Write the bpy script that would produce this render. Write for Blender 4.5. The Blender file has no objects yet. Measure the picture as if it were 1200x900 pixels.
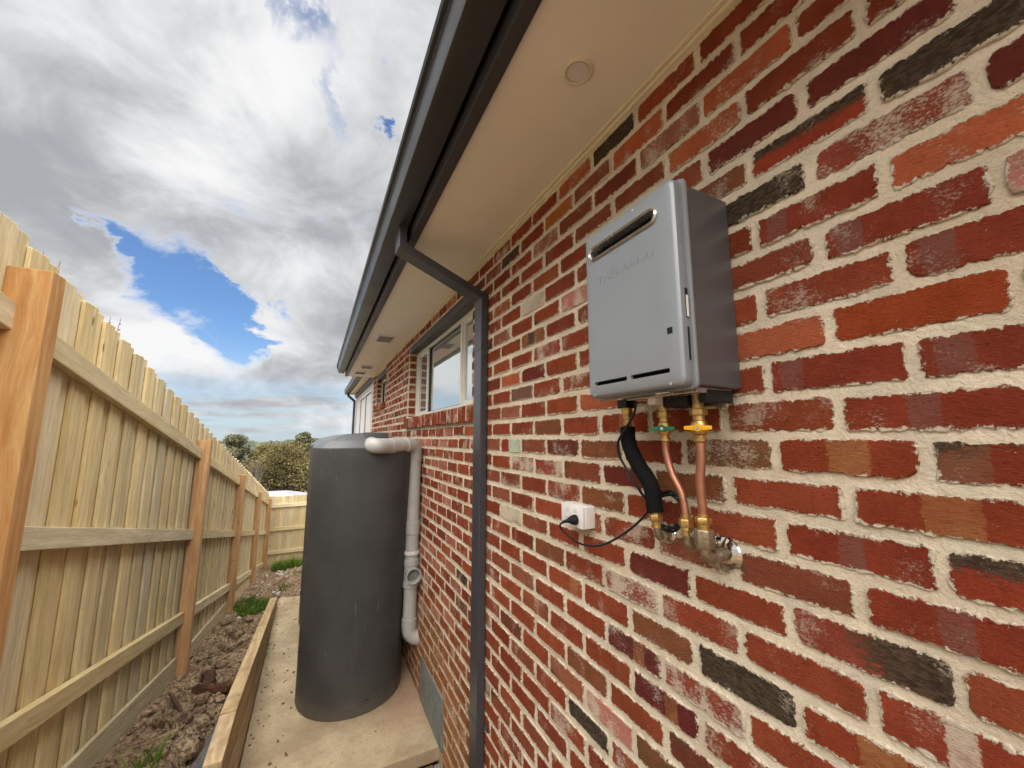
import bpy, bmesh, math, random
from mathutils import Vector, Matrix, noise as mnoise
R = math.radians
random.seed(7)
SC = bpy.context.scene
COL = SC.collection

# ------------------------------------------------------------------ camera
cam_d = bpy.data.cameras.new('camera'); cam = bpy.data.objects.new('camera', cam_d); COL.objects.link(cam)
cam_d.sensor_fit = 'HORIZONTAL'; cam_d.sensor_width = 36.0; cam_d.lens = 451.0/1200*36
cam_d.clip_start = 0.01; cam_d.clip_end = 6000
cam.location = (0, 0, 0); cam.rotation_euler = (R(98.0), 0, R(-26.8))
SC.camera = cam

# ------------------------------------------------------------------ node helper
class NT:
    def __init__(s, tree):
        s.t = tree; s.n = tree.nodes; s.l = tree.links
    def node(s, typ, **kw):
        n = s.n.new(typ)
        for k, v in kw.items(): setattr(n, k, v)
        return n
    def put(s, sock, v):
        if v is None: return
        if isinstance(v, bpy.types.NodeSocket): s.l.new(v, sock)
        else:
            if sock.type in ('RGBA',) and len(v) == 3: v = (*v, 1)
            sock.default_value = v
    def math(s, op, a, b=None, c=None, clamp=False):
        n = s.node('ShaderNodeMath', operation=op, use_clamp=clamp)
        s.put(n.inputs[0], a); s.put(n.inputs[1], b); s.put(n.inputs[2], c)
        return n.outputs[0]
    def vmath(s, op, a, b=None):
        n = s.node('ShaderNodeVectorMath', operation=op)
        s.put(n.inputs[0], a); s.put(n.inputs[1], b)
        return n.outputs['Value'] if op in ('LENGTH', 'DOT_PRODUCT', 'DISTANCE') else n.outputs[0]
    def mix(s, f, a, b, mode='MIX'):
        n = s.node('ShaderNodeMix', data_type='RGBA', blend_type=mode)
        s.put(n.inputs[0], f); s.put(n.inputs[6], a); s.put(n.inputs[7], b)
        return n.outputs[2]
    def sep(s, v):
        n = s.node('ShaderNodeSeparateXYZ'); s.put(n.inputs[0], v); return n.outputs
    def comb(s, x, y, z):
        n = s.node('ShaderNodeCombineXYZ'); s.put(n.inputs[0], x); s.put(n.inputs[1], y); s.put(n.inputs[2], z); return n.outputs[0]
    def scale(s, v, sc, off=None):
        n = s.node('ShaderNodeMapping'); s.put(n.inputs[0], v); n.inputs['Scale'].default_value = sc
        if off is not None: s.put(n.inputs['Location'], off)
        return n.outputs[0]
    def noise(s, v, scale, detail=3, rough=.55, dist=0, color=False):
        n = s.node('ShaderNodeTexNoise'); s.put(n.inputs['Vector'], v)
        n.inputs['Scale'].default_value = scale; n.inputs['Detail'].default_value = detail
        n.inputs['Roughness'].default_value = rough; n.inputs['Distortion'].default_value = dist
        return n.outputs[1] if color else n.outputs[0]
    def voro(s, v, scale, feature='F1', rnd=1):
        n = s.node('ShaderNodeTexVoronoi', feature=feature); s.put(n.inputs['Vector'], v)
        n.inputs['Scale'].default_value = scale; n.inputs['Randomness'].default_value = rnd
        return n.outputs[0]
    def sstep(s, v, lo, hi, a=0., b=1.):
        n = s.node('ShaderNodeMapRange', interpolation_type='SMOOTHSTEP'); s.put(n.inputs[0], v)
        s.put(n.inputs[1], lo); s.put(n.inputs[2], hi); s.put(n.inputs[3], a); s.put(n.inputs[4], b)
        return n.outputs[0]
    def attr(s, name):
        return s.node('ShaderNodeAttribute', attribute_name=name).outputs
    def bump(s, h, dist=.002, strength=1., nrm=None):
        n = s.node('ShaderNodeBump'); n.inputs['Distance'].default_value = dist; n.inputs['Strength'].default_value = strength
        s.put(n.inputs['Height'], h)
        if nrm is not None: s.put(n.inputs['Normal'], nrm)
        return n.outputs[0]

def lin(r, g, b):
    f = lambda c: (c/12.92 if c <= .04045 else ((c+.055)/1.055)**2.4)
    return (f(r/255), f(g/255), f(b/255))
def mul(c, k): return tuple(x*k for x in c)

# ------------------------------------------------------------------ world: cloudy sky
SKYO = (0., 0., 7.3, 2.1)
SUN_EL, SUN_AZ = 66.0, 190.0        # azimuth clockwise from +Y
world = bpy.data.worlds.new('World'); SC.world = world; world.use_nodes = True
W = NT(world.node_tree); W.n.clear()
wout = W.node('ShaderNodeOutputWorld'); bg = W.node('ShaderNodeBackground'); W.l.new(bg.outputs[0], wout.inputs[0])
sky = W.node('ShaderNodeTexSky', sky_type='NISHITA', sun_disc=False)
sky.sun_elevation = R(SUN_EL); sky.sun_rotation = R(SUN_AZ); sky.air_density = 1.0; sky.dust_density = .6; sky.ozone_density = 2.0
gd = W.node('ShaderNodeTexCoord').outputs['Generated']
gx, gy, gz = W.sep(gd)
zc = W.math('MAXIMUM', gz, 0.0)
den = W.math('ADD', zc, .55)
px = W.math('DIVIDE', gx, den); py = W.math('DIVIDE', gy, den)
pp = W.comb(px, py, 0)
wn = W.noise(pp, 3.2, 1, .5, color=True)
pw = W.vmath('ADD', pp, W.vmath('MULTIPLY', W.vmath('SUBTRACT', wn, (.5, .5, .5)), (.22, .22, .22)))
n1 = W.noise(W.vmath('ADD', pw, (SKYO[0], SKYO[1], 0)), 2.5, 5, .58)
n2 = W.noise(W.vmath('ADD', pw, (SKYO[2], SKYO[3], 3.)), 1.5, 4, .5)
n3 = W.noise(W.vmath('ADD', pw, (1.3, 9.1, 5.)), 8.5, 5, .62)
def dirhole(u, v):
    f = 451.; p = R(8); th = R(26.8)
    a = (u-600)/f; b = (450-v)/f
    r = Vector((math.cos(th), -math.sin(th), 0)); F = Vector((math.sin(th)*math.cos(p), math.cos(th)*math.cos(p), math.sin(p)))
    U = Vector((-math.sin(th)*math.sin(p), -math.cos(th)*math.sin(p), math.cos(p)))
    d = (a*r+b*U+F).normalized(); return d.x/(d.z+.55), d.y/(d.z+.55)
wx = W.math('MULTIPLY', W.math('SUBTRACT', n3, .5), 1.); wy = W.math('SUBTRACT', n1, .5)
def lobes(acc, spec, ka, kb):
    """add soft lobes (deck position and size given by where they are seen) to a field; ka, kb ragged their outline"""
    V = W.comb(W.math('MULTIPLY_ADD', wx, ka, px), W.math('MULTIPLY_ADD', wy, kb, py), 1.)
    for (u, v, ru, rv, tilt, amt) in spec:
        cx, cy = dirhole(u, v); ex, ey = dirhole(u+ru, v+ru*tilt); fx, fy = dirhole(u-rv*tilt*.4, v+rv)
        m = Matrix(((ex-cx, fx-cx), (ey-cy, fy-cy))).inverted()
        lx = W.vmath('DOT_PRODUCT', V, (m[0][0], m[0][1], -m[0][0]*cx-m[0][1]*cy)); ly = W.vmath('DOT_PRODUCT', V, (m[1][0], m[1][1], -m[1][0]*cx-m[1][1]*cy))
        r2 = W.math('MULTIPLY_ADD', lx, lx, W.math('MULTIPLY', ly, ly))
        acc = W.math('MULTIPLY_ADD', W.math('POWER', .449, r2), amt, acc)
    return acc
# breaks in the cloud deck where blue shows through
dens = W.math('ADD', W.math('MULTIPLY', n1, .66), W.math('MULTIPLY', n3, .34))
dens = lobes(dens, ((232, 338, 68, 36, .5, -.37), (288, 402, 28, 22, 0, -.26), (140, 285, 36, 14, .5, -.20), (402, 130, 30, 62, 0, -.22), (372, 22, 30, 34, 0, -.17)), .40, .30)
cover = W.sstep(dens, .25, .43)
streak = W.noise(W.comb(W.math('MULTIPLY', gx, 2.), W.math('MULTIPLY', gy, 2.), W.math('MULTIPLY', gz, 26.)), 2.2, 3, .55)
cover = W.math('MULTIPLY', cover, W.math('MAXIMUM', W.sstep(gz, .07, .15), W.sstep(streak, .36, .70)))
# thick masses are grey underneath, thin parts and edges bright
thick = W.math('ADD', W.math('MULTIPLY', W.math('SUBTRACT', n2, .5), .9), W.math('MULTIPLY', W.math('SUBTRACT', n1, .5), .9))
thick = lobes(thick, ((60, 200, 130, 70, 0, .26), (430, 250, 130, 45, 0, .16), (180, 90, 90, 40, 0, .10), (330, 95, 90, 60, 0, -.20), (230, 190, 110, 40, 0, -.10), (360, 300, 70, 40, 0, -.16), (200, 400, 150, 30, 0, -.24), (420, 400, 80, 30, 0, .10)), .12, .16)
thick = W.math('ADD', thick, W.math('MULTIPLY', W.math('SUBTRACT', n3, .5), -.55))
lum = W.sstep(thick, -.28, .26, 1., 0.)
ccol = W.mix(lum, (2.75, 2.84, 3.0), (6.3, 6.32, 6.36))
ccol = W.mix(W.sstep(dens, .32, .44, .8, 0.), ccol, (6.2, 6.25, 6.35))
skyc = W.mix(1.0, sky.outputs[0], (.72, .90, 1.10), 'MULTIPLY')
haze = W.mix(W.sstep(gz, 0., .24, .8, 0.), skyc, (4.0, 4.8, 5.3))
W.put(bg.inputs[0], W.mix(cover, haze, ccol))
bg.inputs[1].default_value = 0.08

sun_d = bpy.data.lights.new('sun', 'SUN'); sun = bpy.data.objects.new('sun', sun_d); COL.objects.link(sun)
sun_d.energy = 5.0; sun_d.angle = R(102); sun_d.color = (1, .975, .94)
sd = Vector((math.sin(R(SUN_AZ))*math.cos(R(SUN_EL)), math.cos(R(SUN_AZ))*math.cos(R(SUN_EL)), math.sin(R(SUN_EL))))
sun.rotation_euler = sd.to_track_quat('Z', 'Y').to_euler(); sun.location = sd*40

SC.view_settings.view_transform = 'Standard'; SC.view_settings.look = 'None'
SC.view_settings.exposure = 0.9; SC.view_settings.gamma = 1; SC.view_settings.use_curve_mapping = False
SC.render.engine = 'CYCLES'
SC.cycles.max_bounces = 5; SC.cycles.diffuse_bounces = 3; SC.cycles.glossy_bounces = 3
SC.cycles.use_adaptive_sampling = True; SC.cycles.adaptive_threshold = .03
world.cycles.sampling_method = 'MANUAL'; world.cycles.sample_map_resolution = 512

# ------------------------------------------------------------------ materials
def new_mat(name):
    m = bpy.data.materials.new(name); m.use_nodes = True
    t = NT(m.node_tree); t.n.clear()
    out = t.node('ShaderNodeOutputMaterial'); b = t.node('ShaderNodeBsdfPrincipled')
    t.l.new(b.outputs[0], out.inputs[0]); t.b = b; t.m = m; t.out = out
    return t
def pos(t): return t.node('ShaderNodeNewGeometry').outputs['Position']
def orand(t): return t.node('ShaderNodeObjectInfo').outputs['Random']
def ocoord(t): return t.node('ShaderNodeTexCoord').outputs['Object']

def simple(name, col, rough=.5, metal=0., var=.12, scale=18., bump=.0, bscale=80., spec=None, dirt=None, coat=0):
    t = new_mat(name); P = pos(t)
    n = t.noise(P, scale, 4, .6)
    f = t.sstep(n, .25, .75)
    c = t.mix(f, mul(col, 1-var), mul(col, 1+var))
    if dirt:
        dm = t.sstep(t.noise(P, scale*.45, 5, .65), .52, .75)
        c = t.mix(t.math('MULTIPLY', dm, dirt[1]), c, dirt[0])
    t.put(t.b.inputs['Base Color'], c)
    t.put(t.b.inputs['Roughness'], t.sstep(n, .2, .8, rough*.85, min(1, rough*1.15)))
    t.b.inputs['Metallic'].default_value = metal
    if spec is not None: t.b.inputs['Specular IOR Level'].default_value = spec
    if coat: t.b.inputs['Coat Weight'].default_value = coat
    if bump: t.put(t.b.inputs['Normal'], t.bump(t.noise(P, bscale, 4, .6), bump))
    return t.m

MORTAR = lin(226, 211, 186)
def mat_mortar():
    t = new_mat('mortar'); P = pos(t)
    a = t.noise(P, 9, 4, .6); b = t.noise(P, 160, 5, .7); c = t.noise(P, 420, 2, .6)
    big = t.noise(P, 2.3, 4, .6)
    col = t.mix(t.sstep(a, .3, .7), mul(MORTAR, .80), mul(MORTAR, 1.05))
    col = t.mix(t.sstep(big, .45, .72, 0, .45), col, lin(190, 168, 136))
    col = t.mix(t.sstep(b, .3, .75, .0, .28), col, mul(MORTAR, .55))
    col = t.mix(t.sstep(c, .66, .72, 0, .55), col, lin(92, 72, 52))
    z = t.sep(P)[2]; y = t.sep(P)[1]
    dirt = t.math('MULTIPLY', t.sstep(t.math('ADD', z, t.math('MULTIPLY', t.math('SUBTRACT', a, .5), 1.6)), -1.9, -.95, .6, 0.), t.sstep(y, 2.0, 2.7))
    col = t.mix(dirt, col, lin(168, 128, 84))
    t.put(t.b.inputs['Base Color'], col); t.b.inputs['Roughness'].default_value = .97; t.b.inputs['Specular IOR Level'].default_value = .05
    h = t.math('ADD', t.math('MULTIPLY', b, .6), t.math('ADD', t.math('MULTIPLY', c, .25), t.noise(P, 38, 3, .6)))
    t.put(t.b.inputs['Normal'], t.bump(h, .007, .9))
    return t.m

def mat_brick():
    t = new_mat('brick'); P = pos(t)
    base = t.attr('base')[0]; prm = t.sep(t.attr('prm')[1]); band = t.sep(t.attr('band')[1]); bcol = t.attr('bcol')[0]
    drk = t.sep(t.attr('drk')[1]); dim = t.sep(t.attr('dim')[1]); st = t.attr('st')[1]; s, tt, _ = t.sep(st)
    seed = prm[2]
    Q = t.vmath('ADD', P, t.comb(seed, t.math('MULTIPLY', seed, 1.7), 0))
    a = t.noise(Q, 16, 4, .6); fine = t.noise(Q, 170, 4, .65)
    Qs = t.scale(Q, (1, 1, 2.6)); stre = t.noise(Qs, 55, 5, .68)
    col = t.mix(t.sstep(a, .3, .72), t.vmath('SCALE', base, None), base)
    col.node.inputs[6].links[0].from_node.inputs['Scale'].default_value = .74
    col = t.mix(t.sstep(fine, .3, .75, 0, .22), col, t.mix(1., base, (1.5, 1.6, 1.6), 'MULTIPLY'))
    # kiln bands
    bd = t.math('ABSOLUTE', t.math('SUBTRACT', t.math('ADD', t.math('DIVIDE', s, dim[0]), t.math('MULTIPLY', t.math('SUBTRACT', fine, .5), .22)), band[0]))
    bm = t.math('MULTIPLY', t.sstep(t.math('SUBTRACT', band[1], bd), -.012, .02), band[2])
    bm = t.math('MULTIPLY', bm, t.sstep(t.math('ADD', t.math('MULTIPLY', a, .6), t.math('MULTIPLY', stre, .5)), .35, .65, .35, 1))
    col = t.mix(bm, col, bcol)
    # over-burnt dark patches
    lean = t.math('ADD', t.math('MULTIPLY', drk[0], t.math('DIVIDE', s, dim[0])), t.math('MULTIPLY', drk[1], t.math('DIVIDE', tt, dim[1])))
    dn = t.math('ADD', t.math('ADD', t.math('MULTIPLY', lean, .5), t.math('MULTIPLY', t.math('SUBTRACT', stre, .5), 1.5)), drk[2])
    dm = t.sstep(dn, -.10, .22)
    dcol = t.mix(t.sstep(stre, .35, .65), lin(50, 44, 38), lin(88, 74, 58))
    col = t.mix(t.math('MULTIPLY', dm, .95), col, dcol)
    # lime smears and flecks
    loc = t.noise(Q, 11, 3, .5)
    grit = t.noise(t.scale(Q, (1, 1, 1.7)), 130, 6, .78)
    sm = t.math('ADD', t.math('MULTIPLY', grit, .75), t.math('ADD', t.math('MULTIPLY', prm[0], .30), t.math('MULTIPLY', t.math('SUBTRACT', loc, .5), .75)))
    smk = t.sstep(sm, .50, .62, 0, .75)
    lime = t.mix(fine, mul(MORTAR, .7), mul(MORTAR, 1.0))
    col = t.mix(t.math('MULTIPLY', smk, t.sstep(prm[0], 0, .5, .55, 1.)), col, lime)
    fl = t.noise(Q, 300, 2, .6)
    col = t.mix(t.math('MULTIPLY', t.sstep(fl, .70, .75, 0, .6), t.sstep(loc, .40, .60)), col, lime)
    pit2 = t.noise(t.scale(Q, (1, 1, 2.4)), 75, 5, .75)
    col = t.mix(t.sstep(pit2, .30, .42, .7, 0.), col, mul(lin(70, 30, 22), 1.))
    # mortar pulled over the arrises
    ed = t.math('MINIMUM', t.math('SUBTRACT', dim[0], t.math('ABSOLUTE', s)), t.math('SUBTRACT', dim[1], t.math('ABSOLUTE', tt)))
    en = t.math('MULTIPLY', t.math('SUBTRACT', t.noise(Q, 70, 6, .78), .42), .042)
    em = t.sstep(t.math('SUBTRACT', t.math('ADD', en, t.math('MULTIPLY', prm[1], .004)), ed), -.0012, .0012)
    col = t.mix(em, col, lime)
    # soil splash low on the wall beside the slab
    z = t.sep(P)[2]; y = t.sep(P)[1]
    wn = t.noise(P, 10, 5, .7)
    dirt = t.math('MULTIPLY', t.sstep(t.math('ADD', z, t.math('MULTIPLY', t.math('SUBTRACT', wn, .5), 2.4)), -1.9, -.95, .62, 0.), t.sstep(y, 2.0, 2.7))
    col = t.mix(dirt, col, lin(165, 120, 76))
    t.put(t.b.inputs['Base Color'], col); t.b.inputs['Roughness'].default_value = .95; t.b.inputs['Specular IOR Level'].default_value = .04
    pits = t.noise(t.scale(Q, (1, 1, 3.2)), 110, 4, .7)
    h = t.math('ADD', t.math('ADD', t.math('MULTIPLY', pits, 1.0), t.math('MULTIPLY', pit2, 1.1)), t.math('ADD', t.math('MULTIPLY', fine, .45), t.math('MULTIPLY', smk, .25)))
    h = t.math('ADD', h, t.math('MULTIPLY', em, .25))
    t.put(t.b.inputs['Normal'], t.bump(h, .0045, .9))
    return t.m

def mat_wood(name, cols, axis, knots=.5, grain=1., dark=lin(110, 72, 38), tintvar=.12, wet=None, shear=0.):
    """cols: pale, deep; axis: length axis of the piece"""
    t = new_mat(name); O = ocoord(t); r = orand(t)
    if shear:
        ox, oy, oz = t.sep(O); O = t.comb(ox, oy, t.math('ADD', oz, t.math('MULTIPLY', oy, shear)))
    off = t.comb(t.math('MULTIPLY', r, 17.3), t.math('MULTIPLY', r, 29.1), t.math('MULTIPLY', r, 41.7))
    V = t.vmath('ADD', O, off)
    sc = [22., 22., 22.]; sc[axis] = 1.1
    w1 = t.noise(V, 3.2, 3, .5, color=True)
    V2 = t.vmath('ADD', V, t.vmath('MULTIPLY', t.vmath('SUBTRACT', w1, (.5, .5, .5)), (.05, .05, .05)))
    g1 = t.noise(t.scale(V2, tuple(sc)), 1.6, 3, .55)
    g2 = t.noise(t.scale(V2, tuple(x*4.5 for x in sc)), 1.5, 3, .6)
    pale, deep = cols
    c = t.mix(t.sstep(g1, .28, .72), pale, deep)
    c = t.mix(t.sstep(g2, .35, .8, 0, .38*grain), c, mul(deep, .62))
    c = t.mix(t.sstep(t.noise(V, 2.6, 4, .6), .42, .78, 0, .35), c, mul(deep, .8))
    kn = [9., 9., 9.]; kn[axis] = 3.4
    kd = t.voro(t.scale(V2, tuple(kn)), 1.0)
    km = t.math('MULTIPLY', t.sstep(kd, .05, .12, knots, 0.), t.sstep(t.noise(V, 1.7, 2, .5), .48, .56))
    c = t.mix(km, c, dark)
    stn = t.noise(t.scale(V, tuple(2.2 if i == axis else 9. for i in range(3))), 1.0, 5, .7)
    c = t.mix(t.sstep(stn, .60, .78, 0, .45), c, mul(deep, .52))
    hv = t.node('ShaderNodeHueSaturation'); t.put(hv.inputs['Color'], c)
    t.put(hv.inputs['Value'], t.math('ADD', t.math('MULTIPLY', r, tintvar*2), 1-tintvar))
    t.put(hv.inputs['Saturation'], t.math('ADD', t.math('MULTIPLY', t.math('FRACT', t.math('MULTIPLY', r, 7.7)), .35), .8))
    c = hv.outputs[0]
    if wet:
        c = t.mix(t.sstep(t.noise(pos(t), 5, 5, .65), .5, .75, 0, wet), c, lin(92, 74, 54))
    t.put(t.b.inputs['Base Color'], c); t.b.inputs['Roughness'].default_value = .82; t.b.inputs['Specular IOR Level'].default_value = .25
    t.put(t.b.inputs['Normal'], t.bump(t.math('ADD', t.math('MULTIPLY', g2, .8), t.math('ADD', g1, t.math('MULTIPLY', km, -.6))), .0022, .7))
    return t.m

M = {}
M['mortar'] = mat_mortar(); M['brick'] = mat_brick()
PINE = (lin(228, 211, 168), lin(204, 182, 134))
PING = (lin(220, 206, 168), lin(194, 176, 134))
for ax in range(3):
    M['pine%d' % ax] = mat_wood('treated_pine_%d' % ax, PINE, ax, .75, shear=.207*(ax == 1))
    M['pineg%d' % ax] = mat_wood('weathered_pine_%d' % ax, PING, ax, .6, shear=.207*(ax == 1))
M['post'] = mat_wood('cypress_post', (lin(210, 170, 116), lin(184, 132, 80)), 2, .8, 1.0, lin(112, 62, 32), .08)
M['sleeper'] = mat_wood('sleeper_timber', (lin(206, 178, 126), lin(172, 138, 88)), 1, .5, wet=.45, shear=.15)
M['formply'] = mat_wood('form_board', (lin(150, 118, 74), lin(112, 84, 52)), 0, .5, wet=.6)
M['oldwood'] = mat_wood('rotten_timber', (lin(96, 66, 48), lin(58, 38, 28)), 1, .4, 1.4)
M['soffit'] = simple('soffit_paint', (.87, .82, .735), .75, var=.03, scale=3, bump=.0004, bscale=60)
M['trim'] = simple('cream_trim', (.74, .66, .52), .6, var=.03)
M['gutter'] = simple('dark_gutter_steel', (.032, .031, .031), .36, .1, .1, 5, spec=.5)
M['fascia'] = simple('dark_fascia_steel', (.042, .040, .042), .45, .1, .1, 5)
M['downpipe'] = simple('downpipe_steel', (.060, .058, .064), .32, .2, .1, 6, dirt=((.16, .13, .1), .2))
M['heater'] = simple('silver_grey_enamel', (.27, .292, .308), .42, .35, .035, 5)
M['heatershade'] = simple('shaded_enamel_side', (.12, .115, .118), .40, .35, .04, 5)  # heater enamel darkened: shade on the casing sides put into the colour
M['steel'] = simple('brushed_steel', (.66, .645, .62), .26, .9, .08, 30)
M['dark'] = simple('dark_void', (.008, .008, .008), 1., spec=0.)
M['black'] = simple('black_rubber', (.010, .010, .010), .42, 0, .1, 30, spec=.3)
M['foam'] = simple('black_foam_lagging', (.006, .006, .006), .85, 0, .2, 60, .0008, 240, spec=.12)
M['brass'] = simple('brass', (.56, .37, .13), .38, .92, .2, 60, .0006, 180, dirt=((.18, .11, .05), .75))
M['oldbrass'] = simple('tarnished_brass', (.34, .27, .18), .42, .8, .2, 60, .0008, 120, dirt=((.12, .09, .05), .6))
M['copper'] = simple('copper', (.42, .19, .115), .46, .85, .18, 22, .0006, 90, dirt=((.20, .10, .07), .8))
M['chrome'] = simple('chrome', (.75, .73, .7), .10, 1., .04, 30)
M['green'] = simple('green_handle', (.01, .16, .07), .35, var=.05)
M['yellow'] = simple('yellow_handle', (.80, .42, .01), .35, var=.05)
M['white'] = simple('white_plastic', (.74, .70, .67), .38, var=.04, dirt=((.5, .4, .34), .25))
def mat_tank():
    t = new_mat('dark_grey_poly'); P = pos(t)
    n = t.noise(P, 3.5, 4, .6); st = t.noise(t.scale(P, (30, 30, 1.6)), 1.0, 4, .65); sc = t.noise(t.scale(P, (70, 70, 5)), 1.0, 3, .6)
    c = t.mix(t.sstep(n, .3, .7), (.048, .0485, .048), (.064, .0645, .063))
    c = t.mix(t.sstep(st, .55, .8, 0, .35), c, (.090, .088, .084))
    c = t.mix(t.math('MULTIPLY', t.sstep(sc, .60, .70, 0, .6), t.sstep(t.noise(P, 2.1, 3, .5), .50, .60)), c, (.17, .167, .16))
    z = t.sep(P)[2]
    c = t.mix(t.math('MULTIPLY', t.sstep(t.math('ADD', z, t.math('MULTIPLY', t.noise(P, 9, 4, .6), .25)), -2.0, -1.85, 1, 0), .4), c, (.2, .165, .125))
    t.put(t.b.inputs['Base Color'], c); t.put(t.b.inputs['Roughness'], t.sstep(st, .3, .7, .44, .58)); t.b.inputs['Specular IOR Level'].default_value = .35
    t.put(t.b.inputs['Normal'], t.bump(t.math('ADD', t.noise(P, 2.2, 2, .5), t.math('MULTIPLY', t.noise(P, 260, 2, .5), .02)), .006, .5))
    return t.m
M['tank'] = mat_tank()
M['skylit_lid'] = simple('skylit_poly_top', (.12, .124, .126), .40, 0, .1, 4)  # tank plastic lightened: sky light on the top put into the colour
M['pvc'] = simple('grey_pvc', (.44, .425, .395), .42, 0, .06, 9, dirt=((.42, .33, .24), .35))
M['frame'] = simple('cream_aluminium', (.72, .68, .58), .4, .1, .03, 10)
M['clad'] = simple('pale_cladding', (.66, .65, .68), .6, 0, .03, 6)
M['roofw'] = simple('white_roofing', (.30, .31, .33), .5, 0, .04, 2)
M['greypanel'] = simple('weathered_grey_board', (.17, .18, .165), .8, 0, .25, 16, .001, 90, dirt=((.42, .33, .16), .7))
M['plastic'] = simple('grey_plastic_film', (.16, .18, .21), .22, 0, .2, 12, .004, 25, dirt=((.2, .16, .11), .6))
M['bark'] = simple('bark', (.16, .13, .105), .9, 0, .3, 8, .01, 20)
M['bud'] = simple('pink_bud', (.34, .10, .13), .7)
M['stone'] = simple('pale_stone', (.46, .41, .34), .9, 0, .3, 30)

def mat_glass():
    t = new_mat('window_glass')
    t.b.inputs['Base Color'].default_value = (.62, .66, .66, 1); t.b.inputs['Metallic'].default_value = .8; t.b.inputs['Roughness'].default_value = .015
    t.b.inputs['IOR'].default_value = 3.4
    t.put(t.b.inputs['Normal'], t.bump(t.noise(pos(t), 1.3, 2, .5), .004, .25))
    return t.m
M['glass'] = mat_glass()

def mat_concrete():
    t = new_mat('concrete'); P = pos(t)
    a = t.noise(P, 2.6, 5, .6); b = t.noise(P, 60, 4, .65); c = t.noise(P, 26, 3, .6)
    col = t.mix(t.sstep(a, .3, .7), lin(158, 139, 110), lin(194, 175, 142))
    col = t.mix(t.sstep(b, .4, .8, 0, .45), col, lin(138, 114, 86))
    col = t.mix(t.sstep(t.noise(P, 6.5, 6, .7), .50, .68, 0, .45), col, lin(150, 126, 96))
    x, y, z = t.sep(P)
    red = t.math('MULTIPLY', t.sstep(t.math('ADD', x, t.math('MULTIPLY', t.math('SUBTRACT', a, .5), .9)), .45, .85), t.sstep(y, 3.0, 3.4))
    col = t.mix(t.math('MULTIPLY', red, .4), col, lin(158, 104, 84))
    col = t.mix(t.sstep(c, .66, .74, 0, .5), col, lin(116, 92, 68))
    t.put(t.b.inputs['Base Color'], col); t.b.inputs['Roughness'].default_value = .9
    t.put(t.b.inputs['Normal'], t.bump(t.math('ADD', b, c), .003, .5))
    return t.m
M['concrete'] = mat_concrete()

def mat_dirt():
    t = new_mat('soil'); P = pos(t)
    a = t.noise(P, 3.0, 5, .62); b = t.noise(P, 34, 6, .68); c = t.noise(P, 150, 3, .6)
    col = t.mix(t.sstep(a, .32, .68), lin(128, 106, 82), lin(172, 148, 118))
    col = t.mix(t.sstep(b, .38, .60, .85, 0), col, lin(62, 48, 38))
    col = t.mix(t.sstep(c, .60, .75, 0, .5), col, lin(186, 166, 136))
    y = t.sep(P)[1]
    gr = t.math('MULTIPLY', t.sstep(y, 14, 18), t.sstep(t.noise(P, .12, 4, .6), .35, .6))
    col = t.mix(gr, col, lin(92, 98, 58))
    t.put(t.b.inputs['Base Color'], col); t.b.inputs['Roughness'].default_value = 1; t.b.inputs['Specular IOR Level'].default_value = .15
    t.put(t.b.inputs['Normal'], t.bump(t.math('ADD', b, t.math('MULTIPLY', c, .5)), .012, .9))
    return t.m
M['dirt'] = mat_dirt()

def mat_leaf(name, c1, c2, c3):
    t = new_mat(name)
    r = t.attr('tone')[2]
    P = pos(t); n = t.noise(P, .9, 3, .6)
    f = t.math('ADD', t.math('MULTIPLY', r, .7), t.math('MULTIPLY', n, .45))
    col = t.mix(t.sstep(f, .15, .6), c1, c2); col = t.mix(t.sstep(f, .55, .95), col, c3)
    t.put(t.b.inputs['Base Color'], col); t.b.inputs['Roughness'].default_value = .7; t.b.inputs['Specular IOR Level'].default_value = .2
    tr = t.node('ShaderNodeBsdfTranslucent'); t.put(tr.inputs[0], col)
    mx = t.node('ShaderNodeMixShader'); mx.inputs[0].default_value = .25
    t.l.new(t.b.outputs[0], mx.inputs[1]); t.l.new(tr.outputs[0], mx.inputs[2]); t.l.new(mx.outputs[0], t.out.inputs[0])
    return t.m
M['leaf_gold'] = mat_leaf('golden_leaf', lin(76, 70, 46), lin(116, 105, 68), lin(148, 134, 90))
M['leaf_green'] = mat_leaf('grey_green_leaf', lin(78, 80, 62), lin(112, 112, 86), lin(146, 144, 114))
M['leaf_far'] = mat_leaf('far_leaf', lin(66, 76, 66), lin(92, 98, 82), lin(118, 118, 96))
M['grass'] = mat_leaf('grass_blade', lin(48, 74, 22), lin(82, 112, 38), lin(132, 150, 66))

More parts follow.
